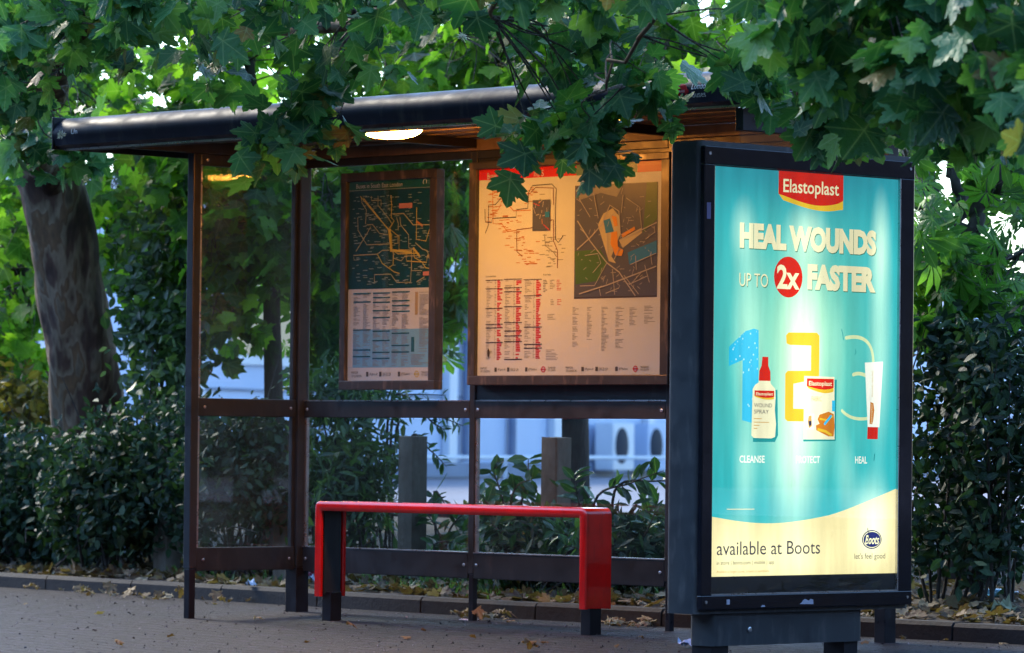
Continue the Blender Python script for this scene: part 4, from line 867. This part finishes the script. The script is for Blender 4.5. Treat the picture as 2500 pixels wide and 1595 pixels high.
back('horse_chestnut','horse chestnut with drooping leaflets behind the narrow map case',735,28.2,[(735,1000,28.2,.07),(745,860,28.2,.065),(790,740,28.2,.06),(860,560,28.2,.05),(930,350,28.2,.045),(960,50,28.2,.03)],
 [([(860,560,28.2),(980,520,28),(1120,560,27.8)],(.03,.008)),([(790,740,28.2),(760,640,28),(740,560,27.8)],(.03,.008)),([(930,350,28.2),(1080,300,28),(1250,290,28)],(.03,.008))],
 [(790,620,27.9,80,110,.6,34),(800,800,27.9,60,50,.4,16),(1060,500,27.8,110,140,.7,60),(1080,700,27.8,60,80,.4,20),(950,350,28,260,120,.9,90),(1100,100,28,300,200,1.6,110)],L_CHEST,'chest',.15,per=6,group=GB)
back('forked_tree','dark stemmed tree behind the concrete post under the wide map case',1405,26.5,[(1405,1150,26.5,.085),(1402,900,26.5,.08),(1395,600,26.5,.075),(1380,300,26.5,.06),(1350,0,26.5,.04)],
 [([(1385,380,26.5),(1500,200,26.3),(1650,80,26)],(.04,.01)),([(1380,300,26.5),(1250,180,26.3),(1120,60,26)],(.04,.01))],
 [(1350,150,26.3,330,180,1.4,130),(1650,200,25.5,260,180,1.2,100),(1480,-60,26,420,150,1.5,90)],L_BACK,'maple',.15,group=GB)
back('horse_chestnut','horse chestnut with forking dark limbs right of the advertising panel',2345,22.3,[(2345,1100,22.3,.085),(2340,850,22.3,.08),(2345,640,22.3,.075),(2360,600,22.3,.06)],
 [([(2345,680,22.3),(2290,540,22.3),(2230,430,22.2),(2190,300,22)],(.045,.02)),([(2350,660,22.3),(2380,540,22.3),(2440,430,22.4),(2500,330,22.5)],(.05,.02)),([(2345,640,22.3),(2340,500,22.5),(2320,350,22.6),(2280,150,22.6)],(.04,.015)),([(2350,700,22.3),(2430,640,22),(2520,600,21.8)],(.025,.01)),([(2340,720,22.3),(2260,650,22),(2200,620,21.9)],(.02,.008))],
 [(2350,640,21.9,160,45,.4,24),(2250,700,22,80,60,.4,12),(2440,720,21.9,90,60,.4,14),(2250,470,21.6,70,40,.3,7),(2480,500,22.4,80,80,.5,6),(2300,300,22.4,260,90,.8,22)],L_CHEST,'chest',.145,per=5,group=GB)
back('maple_tree','maple with light green leaves high behind the advertising panel',2150,24,[(2150,1000,24,.08),(2140,600,24,.07),(2120,300,24,.05),(2100,-50,24,.03)],
 [([(2130,400,24),(2250,300,24),(2400,220,24)],(.04,.01)),([(2120,300,24),(1950,200,24),(1800,140,24)],(.04,.01))],
 [(2130,180,24,450,190,1.3,170),(2420,420,23.6,120,70,.7,10),(2250,-100,24,500,120,1.5,90)],L_BACK,'maple',.15,group=GB)
# shrubs
def shrub(name,label,px0,d0,ells,mat,kind,size,n,group='shrubs in the bed',stems=26,dirs=dict(down=.1,face=.5,upn=.5,sp=.7),surf=.45,cat='shrub',rot=0):
    b=onbed(px0,d0); e=empty(name,tuple(b),label,cat,group); pos=[]; tot=sum(q[6] if len(q)>6 else 1 for q in ells); tw=Tubes(b)
    for q in ells:
        px,py,d,rx,ry,rd=q[:6]; wgt=(q[6] if len(q)>6 else 1)/tot
        for _ in range(int(n*wgt/5)):
            v=Vector((random.gauss(0,1),random.gauss(0,1),random.gauss(0,1))).normalized()*random.random()**surf
            c=P(px+v.x*rx,py+v.y*ry,d+v.z*rd)
            if c.z<soilz(c.x,c.y)+.02: c.z=soilz(c.x,c.y)+random.uniform(.02,.15)
            for _ in range(5): pos.append(tuple(c+rv(size*.75)))
        for _ in range(int(stems*wgt)+1):
            v=Vector((random.gauss(0,.5),random.gauss(0,.6),random.gauss(0,.5))); c=P(px+v.x*rx,py+v.y*ry,d+v.z*rd); r0=b+Vector((random.gauss(0,.12),random.gauss(0,.12),0))
            c.z=max(c.z,b.z+.15); L=spline([r0,(r0+c)/2+rv(.06)+Vector((0,0,.1)),c],4); tw.add(L,lerpr((.010,.002),len(L)),4)
    N=len(pos); A_,N_=leaf_dirs(N,**dirs); leaf_mesh('foliage',mat,e,pos,A_,N_,size*RNG.uniform(.6,1.25,N),kind,RNG.random(N)**1.3,tuple(b)); tw.build('stem',M_BARK,e); return e
shrub('hedge_shrub','dark rounded evergreen shrub at the far left edge above the kerb',40,27.2,[(20,1220,27.2,150,190,.55),(-60,1150,27.5,140,150,.6),(120,1220,27.0,110,180,.5)],L_DARK,'ovate',.066,6400)
shrub('hedge_shrub','dark evergreen shrub in front of the plane trunk foot',290,26.0,[(270,1180,26.0,150,180,.45),(380,1150,25.8,110,190,.45),(200,1220,26.2,110,150,.45),(330,1290,25.8,130,70,.35,.4)],L_DARK,'ovate',.066,7000)
shrub('hedge_shrub','dense black green shrub behind the glass of the side screen',590,25.2,[(560,1140,25.1,110,170,.42),(650,1150,25.0,90,170,.4),(480,1150,25.4,80,190,.42)],L_DARK,'ovate',.064,5600)
shrub('tall_shrub','tall thin grey green shrub between the plane trunk and the front post',400,26.9,[(390,650,26.9,90,230,.5),(420,880,26.6,80,160,.5),(340,820,26.8,50,200,.4,.5),(440,520,26.9,60,150,.4,.5)],L_GREY,'ovate',.085,2300,stems=30)
shrub('loose_shrub','loose green shrub behind the glass between corner post and first concrete post',850,24.9,[(840,1130,24.9,110,120,.4,2),(800,1230,24.7,80,90,.35,1),(900,1200,24.9,60,130,.35,1),(860,985,25.0,110,28,.25,.8),(790,950,25.1,50,40,.2,.5)],L_GREY,'lance',.10,2900,dirs=dict(down=.1,face=.5,upn=.5,sp=.8))
shrub('yellowing_shrub','yellowing shrub beside the plane trunk at the left edge',20,28.6,[(20,960,28.6,130,70,.5),(120,1000,28.4,70,50,.4,.5)],leaf_mat('yellowing leaf',[(0,(.05,.05,.012)),(.5,(.12,.09,.018)),(1,(.30,.20,.03))],.3,(.4,.35,.05),.5,.3),'ovate',.085,900)
def laurel(label,px0,d0,sprays,n_per=17,size=.12):
    b=onbed(px0,d0); e=empty('laurel_shrub',tuple(b),label,'shrub','laurels behind the bench'); tw=Tubes(b); pos=[];ax=[];nr=[]
    for pl in sprays:
        pts=[P(*q) for q in pl]; r0=Vector((b.x,b.y,b.z))+rv(.05); L=spline([r0]+pts,6); tw.add(L,lerpr((.011,.002),len(L)),5)
        m=len(L)
        for k in range(n_per):
            f_=.30+.70*(k+random.random())/n_per; i=min(m-2,int(f_*(m-1))); p=L[i].lerp(L[i+1],random.random()); t=(L[i+1]-L[i]).normalized(); s_=-1 if k%2 else 1
            side=t.cross(Vector(camdir)).normalized()*s_; a_=t*.55+side*.75+rv(.25)+Vector((0,0,-.22)); pos.append(tuple(p)); ax.append(tuple(a_)); nr.append(tuple(Vector((0,0,.8))+Vector(camdir)*.5+rv(.35)))
    N=len(pos); leaf_mesh('foliage',L_LAUREL,e,pos,ax,nr,size*RNG.uniform(.7,1.2,N),'lance' if size<.1 else 'ovate',None,tuple(b),.5); tw.build('stem',M_TWIG,e); return e
def fan(cx,cy,d,n,w,h):   # sprays rising out of a foot
    out=[]
    for _ in range(n):
        x=cx+random.uniform(-w,w); y=cy-random.uniform(.25,1)*h; dd=d+random.uniform(-.35,.35); out.append([(cx+(x-cx)*.5,cy-(cy-y)*.6,dd),(x,y,dd)])
    return out
L_LAUREL2=L_LAUREL
laurel('laurel with long leaves rising behind the bench left of the second concrete post',1260,23.6,[[(1230,1230,23.4),(1200,1140,23.4)],[(1280,1200,23.5),(1290,1120,23.5)],[(1250,1210,23.3),(1300,1170,23.3)]]+fan(1260,1380,23.5,20,130,190),15,.105)
laurel('laurel with drooping leaves behind the bench end beside the panel',1480,22.8,[[(1450,1230,22.6),(1540,1180,22.5),(1620,1150,22.4)],[(1500,1200,22.6),(1600,1175,22.5),(1650,1180,22.5)],[(1560,1330,22.5),(1600,1250,22.4)],[(1420,1250,22.8),(1400,1160,22.8)]]+fan(1500,1400,22.7,20,150,170),15,.105)
laurel('laurel spray with narrow leaves reaching past the first concrete post',1090,24.3,[[(1060,1200,24.2),(1120,1300,24.1)],[(1100,1290,24.1),(1150,1240,24.0)],[(1080,1330,24.1),(1040,1250,24.1)],[(1060,1330,24.0),(1140,1330,24.0)]],14,.11)
laurel('narrow leaved branch hanging into the gap right of the first concrete post',960,25.2,[[(960,1010,25.0),(1060,1015,24.9),(1130,1040,24.8)],[(950,990,25),(1040,1000,24.9),(1100,1010,24.9)],[(980,1000,25),(1060,1035,24.9),(1085,1050,24.9)],[(1000,1080,25),(1050,1100,24.8),(1090,1140,24.8)],[(900,990,25.1),(980,965,25),(1090,965,25)]],22,.075)
shrub('hedge_shrub','low dark shrub right under the wide glass bay',1420,22.9,[(1280,1350,23.3,110,45,.3),(1420,1340,23,110,60,.3),(1560,1345,22.6,90,65,.3)],L_DARK,'lance',.10,2600,stems=20)
shrub('hedge_shrub','dark shrub just behind the right edge of the advertising panel',2250,21.3,[(2260,1100,21.4,75,260,.35),(2240,1320,21.3,60,110,.3,.5),(2290,850,21.6,70,90,.3,.4)],L_DARK,'ovate',.070,1300,stems=8)
shrub('hedge_shrub','big black green shrub at the far right edge above the kerb',2440,21.1,[(2420,1080,21.2,120,270,.45,1.6),(2400,860,21.4,110,100,.4,.6),(2560,1050,21.1,110,330,.5),(2390,1330,21.1,110,90,.4,.6)],L_DARK,'ovate',.070,3500,stems=16)
# concrete posts
GP='square concrete posts in a row behind the kerb'
for X,lab in ((-19.82,'square concrete post sunk in the dark shrub left of the side screen'),(-18.75,'square concrete post right behind the shelter corner post'),(-17.70,'pale square concrete post behind the bench, first from the corner post'),(-16.57,'square concrete post behind the bench in front of the dark stemmed tree')):
    Y=16.5; zb=soilz(X,Y); p=empty('concrete_post',(X,Y,zb),lab,'post',GP,rot=random.uniform(-.05,.05))
    mb=MB(); mb.box(-.058,.058,-.058,.058,-.15,.93-zb,.006)
    for vv in mb.bm.verts: vv.co+=Vector((random.gauss(0,.002),random.gauss(0,.002),random.gauss(0,.002)))
    mb.build('shaft',M_CONC,p,True)
# ------------------------------------------------------------------ litter
def crumple(name,label,loc,size,mat,cat='litter',seedn=3,flatn=.5,group=None,n=7):
    rr=random.Random(seedn); v=[];f=[]
    for j in range(n):
        for i in range(n):
            u,w_=i/(n-1)-.5,j/(n-1)-.5; v.append(((u+rr.gauss(0,.05))*size*1.2,(w_+rr.gauss(0,.05))*size*.8,abs(rr.gauss(0,.16)*size*flatn*2)+.004+size*flatn*.8*(.5-abs(u))))
    f=[(j*n+i,j*n+i+1,(j+1)*n+i+1,(j+1)*n+i) for j in range(n-1) for i in range(n-1)]
    me=bpy.data.meshes.new(name); me.from_pydata(v,[],f); o=link(name,me,mat); o.location=loc; sm=o.modifiers.new('thickness','SOLIDIFY'); sm.thickness=.0015; return tag(o,label,cat,group)
def onsoil(px,py):
    q=None
    for d in np.linspace(18,30,500):
        c=P(px,py,d); g=gz(c.y) if c.y<ky(c.x) else (.085 if c.y<ky(c.x)+.125 else soilz(c.x,c.y))
        if c.z<=g: c.z=g+.003; return c
    return P(px,py,24)
MW=flat('white plastic',(.55,.62,.75),.5); MPK=flat('pink wrapper',(.6,.08,.18),.45); MBL=flat('pale blue paper',(.45,.58,.85),.7)
crumple('plastic_scrap','crumpled white plastic scrap under the dark hedge left of the front post',onsoil(300,1368)+Vector((0,0,.02)),.10,MW,seedn=4,flatn=.9)
crumple('sweet_wrapper','pink crumpled wrapper on the soil beside the left bench leg',onsoil(757,1420),.09,MPK,seedn=5,flatn=.8)
crumple('paper_scrap','white paper scrap on the soil against the left bench leg',onsoil(765,1426),.07,MW,seedn=6,flatn=.6)
crumple('tissue','pale blue crumpled tissue on the pavement in front of the panel plinth',onsoil(1683,1583),.085,MBL,seedn=8,flatn=.5)
crumple('paper_scrap','small white scrap on the pavement below the middle post',onsoil(1132,1518),.035,MW,seedn=9,flatn=.3)
crumple('paper_scrap','curled white scrap against the kerb left of the corner post',onsoil(612,1467),.05,MW,seedn=10,flatn=.7)
crumple('stone','pale flat stone lying on the bed at the right edge',onsoil(2448,1508)+Vector((0,0,.01)),.10,flat('pale stone',(.30,.33,.22),.9),'stone',12,.7)
crumple('bottle_cap','small yellow scrap on the pavement left of the panel plinth',onsoil(1712,1544),.02,flat('lime plastic',(.5,.6,.03)),'litter',13,.3)
q=onsoil(2440,1466); bt_=empty('glass_bottle',tuple(q+Vector((0,0,.03))),'small clear blue bottle lying on its side under the right hedge','bottle',rot=math.atan2(rt.y,rt.x)+.15)
mg,ntg,bg_=newmat('bottle glass'); bg_.inputs['Base Color'].default_value=(.25,.55,.7,1); bg_.inputs['Roughness'].default_value=.05; bg_.inputs['Transmission Weight'].default_value=.4
MB().lathe([(.018,-.09),(.022,-.085),(.022,.03),(.010,.055),(.010,.08)],(0,0,0),16,Matrix.Rotation(R(90),4,'Y')).build('body',mg,bt_,True); MB().lathe([(.012,.081),(.012,.095)],(0,0,0),12,Matrix.Rotation(R(90),4,'Y')).build('cap',MW,bt_,True)
# fallen leaves one can count, lying on the pavement and gathered along the kerb
protos=[]
for k in range(5):
    N=1; o=leaf_mesh('fallen_leaf',L_DEAD,None,np.zeros((1,3)),np.array([[0,1.,0]]),np.array([[0,0,1.]]),[.05+.008*k],'plane' if k%2 else 'maple',np.array([.1+.2*k]),(0,0,0),1.6)
    zmin=min(v.co.z for v in o.data.vertices)
    for v in o.data.vertices: v.co.z=(v.co.z-zmin)*1.7+.002; v.co.y-=.05
    protos.append(o)
def lay(x,y,z,k,lab,first=set()):
    o=protos[k]
    if k in first: o=o.copy(); COL.objects.link(o)
    first.add(k); o.location=(x,y,z); o.rotation_euler=(random.gauss(0,.25),random.gauss(0,.25),random.uniform(0,6.28)); s_=random.uniform(.45,.95); o.scale=(s_,s_,s_*random.uniform(.8,1.8)); return tag(o,lab[0],'leaf',lab[1])
G1=('dry brown leaf fallen on the pavement against the foot of the kerb','fallen leaves gathered along the kerb'); G2=('dry leaf lying loose on the open pavement away from the kerb','fallen leaves loose on the pavement')
for k in range(120):
    px=random.choice([random.uniform(20,700),random.uniform(180,420),random.uniform(1120,1270),random.uniform(1480,1600)]); 
    q=P(px,1450,23.5 if px<800 else 22); 
    t_=random.random()**2*.32; 
    # meet the kerb line along this sight line
    for d in np.linspace(19,28,400):
        c=P(px,1000,d)
        if c.y>ky(c.x)-.04-t_: break
    lay(c.x,c.y,gz(c.y)+.002+random.uniform(0,.012),k%5,G1)
for px,py in ((430,1560),(1025,1545),(980,1562),(1325,1574),(870,1538),(640,1520),(1290,1590),(60,1480),(250,1500),(1560,1560),(1150,1560),(760,1570),(300,1580),(1500,1585),(2200,1564),(2270,1561),(2300,1570),(2120,1575),(2460,1575)):
    c=onsoil(px,py); lay(c.x,c.y,c.z,random.randrange(5),G2)
# litter and low growth that nobody could count
N=5200; xs_=RNG.uniform(-24.5,-10,N); ys_=np.array([ky(x)+.13+abs(random.gauss(0,.75)) for x in xs_]); zz=np.array([soilz(x,y)+.008+random.random()*.03 for x,y in zip(xs_,ys_)])
ax_=RNG.normal(0,1,(N,3)); ax_[:,2]*=.25; nr_=RNG.normal(0,.45,(N,3)); nr_[:,2]+=1
tag(leaf_mesh('leaf_litter',L_DEAD,None,np.stack([xs_,ys_,zz],1),ax_,nr_,RNG.uniform(.03,.09,N),'plane_lo',RNG.random(N)**1.5,(0,0,0),1.5),'brown dry leaf litter covering the soil of the bed','leaf litter',None,'stuff')
N=2400; pos=[]
while len(pos)<N:
    px=random.choice([random.uniform(880,1200),random.uniform(880,1200),random.uniform(420,700),random.uniform(1150,1640)]); d=random.uniform(22,26) if px<1700 else random.uniform(20.5,22); c=P(px,1000,d)
    if c.y<ky(c.x)+.3: continue
    pos.append((c.x,c.y,soilz(c.x,c.y)))
pos=np.array(pos); ax_=RNG.normal(0,.4,(N,3)); ax_[:,2]+=.8
tag(leaf_mesh('ground_cover',L_GREY,None,pos,ax_,RNG.normal(0,1,(N,3)),RNG.uniform(.03,.09,N),'lance',None,(0,0,0),.8),'low green weeds and grass growing in the bed behind the kerb','ground cover',None,'stuff')

# unseen brick terrace added behind the camera to block low sky and dim reflections
tb=empty('added_terrace',tuple(-fw*9+Vector((0,0,gz((-fw*9).y)))),'unseen dark brick terrace added opposite the shelter to block low sky','building',rot=math.atan2(rt.y,rt.x))
M_BRK=rough_m('dark brick',[(.3,(.015,.015,.018)),(.7,(.03,.028,.03))],6)
MB().box(-60,60,-8,0,-1,9.5).build('wall',M_BRK,tb); MB().prism([(-8.3,9.501),(.3,9.501),(-4,12.5)],0,-60.2,60.2).build('roof',M_BAND,tb)
for k_ in range(-14,15,2):
    for zz_ in (1.6,4.6,7.3): wf=MB().box(k_*4-.6,k_*4+.6,.002,.05,zz_,zz_+1.6).build('window',M_CONC,tb); MB().box(k_*4-.5,k_*4+.5,.052,.06,zz_+.1,zz_+1.5).build('pane',M_WIN,wf)

for sg,lab_ in ((-1,'unseen dark brick block added at the far left to darken reflections in the glass'),(1,'unseen dark brick block added at the far right to darken reflections in the glass')):  # unseen end blocks added so the panes mirror dark walls, not bright sky
    c_=rt*(sg*38)+fw*18; o_=empty('added_end_block',(c_.x,c_.y,-1.5),lab_,'building',rot=math.atan2(rt.y,rt.x)+R(90))
    MB().box(-26,26,-4,4,0,11).build('wall',M_BRK,o_); MB().prism([(-4.3,11.001),(4.3,11.001),(0,14)],0,-26.2,26.2).build('roof',M_BAND,o_)
    for k_ in range(-5,6):
        for zz_ in (3.,6.,9.): wf=MB().box(k_*4.5-.6,k_*4.5+.6,sg*4.002,sg*4.05,zz_,zz_+1.5).build('window',M_CONC,o_) if sg>0 else MB().box(k_*4.5-.6,k_*4.5+.6,-4.05,-4.002,zz_,zz_+1.5).build('window',M_CONC,o_)

N=3800; px_=RNG.uniform(-60,2560,N); dd=RNG.uniform(15.5,25.5,N); ps=[]
for a_,b_ in zip(px_,dd):
    c=P(a_,1000,b_)
    if c.y<ky(c.x)-.02: ps.append((c.x,c.y,gz(c.y)+.002))
ps=np.array(ps); N=len(ps); ax_=RNG.normal(0,1,(N,3)); ax_[:,2]*=.4
tag(leaf_mesh('grit',leaf_mat('pale grit',[(0,(.04,.035,.045)),(.5,(.10,.09,.11)),(1,(.36,.34,.40))],0,(.1,.1,.1),.9,0),None,ps,ax_,RNG.normal(0,.5,(N,3))+np.array([0,0,1]),RNG.uniform(.005,.017,N),'ovate',RNG.random(N)**2,(0,0,0),4),'pale grit and crumbs strewn over the dark pavement','grit',None,'stuff')

# bolts where the rails meet the posts, and small stickers
for x_ in (XC+.06,XM-.045,XM+.045,XR-.045):
    for z_ in (.28,1.062): MB(S0).lathe([(.009,0),(.009,.003),(.005,.005)],(x_,15.1695,z_),10,Matrix.Rotation(R(90),4,'X')).build('bolt',M_ALU,sh,True)
for y_ in (14.50,15.09):
    for z_ in (.28,1.066,2.34): MB(S0).lathe([(.008,0),(.008,.003),(.004,.005)],(XC+.0205,y_,z_),10,Matrix.Rotation(R(90),4,'Y')).build('bolt',M_ALU,sh,True)
MB(ao).box(AX+.0005,AX+.0012,13.485,13.51,1.86,1.93).build('sticker',flat('lilac sticker',(.16,.13,.24),.7),ad)
for y_,z_ in ((13.50,.23),(14.81,.23),(13.50,2.14),(14.81,2.14)): MB(ao).lathe([(.007,0),(.007,.003)],(AX+.0025,y_,z_),10,Matrix.Rotation(R(90),4,'Y')).build('screw',M_ALU,ad,True)
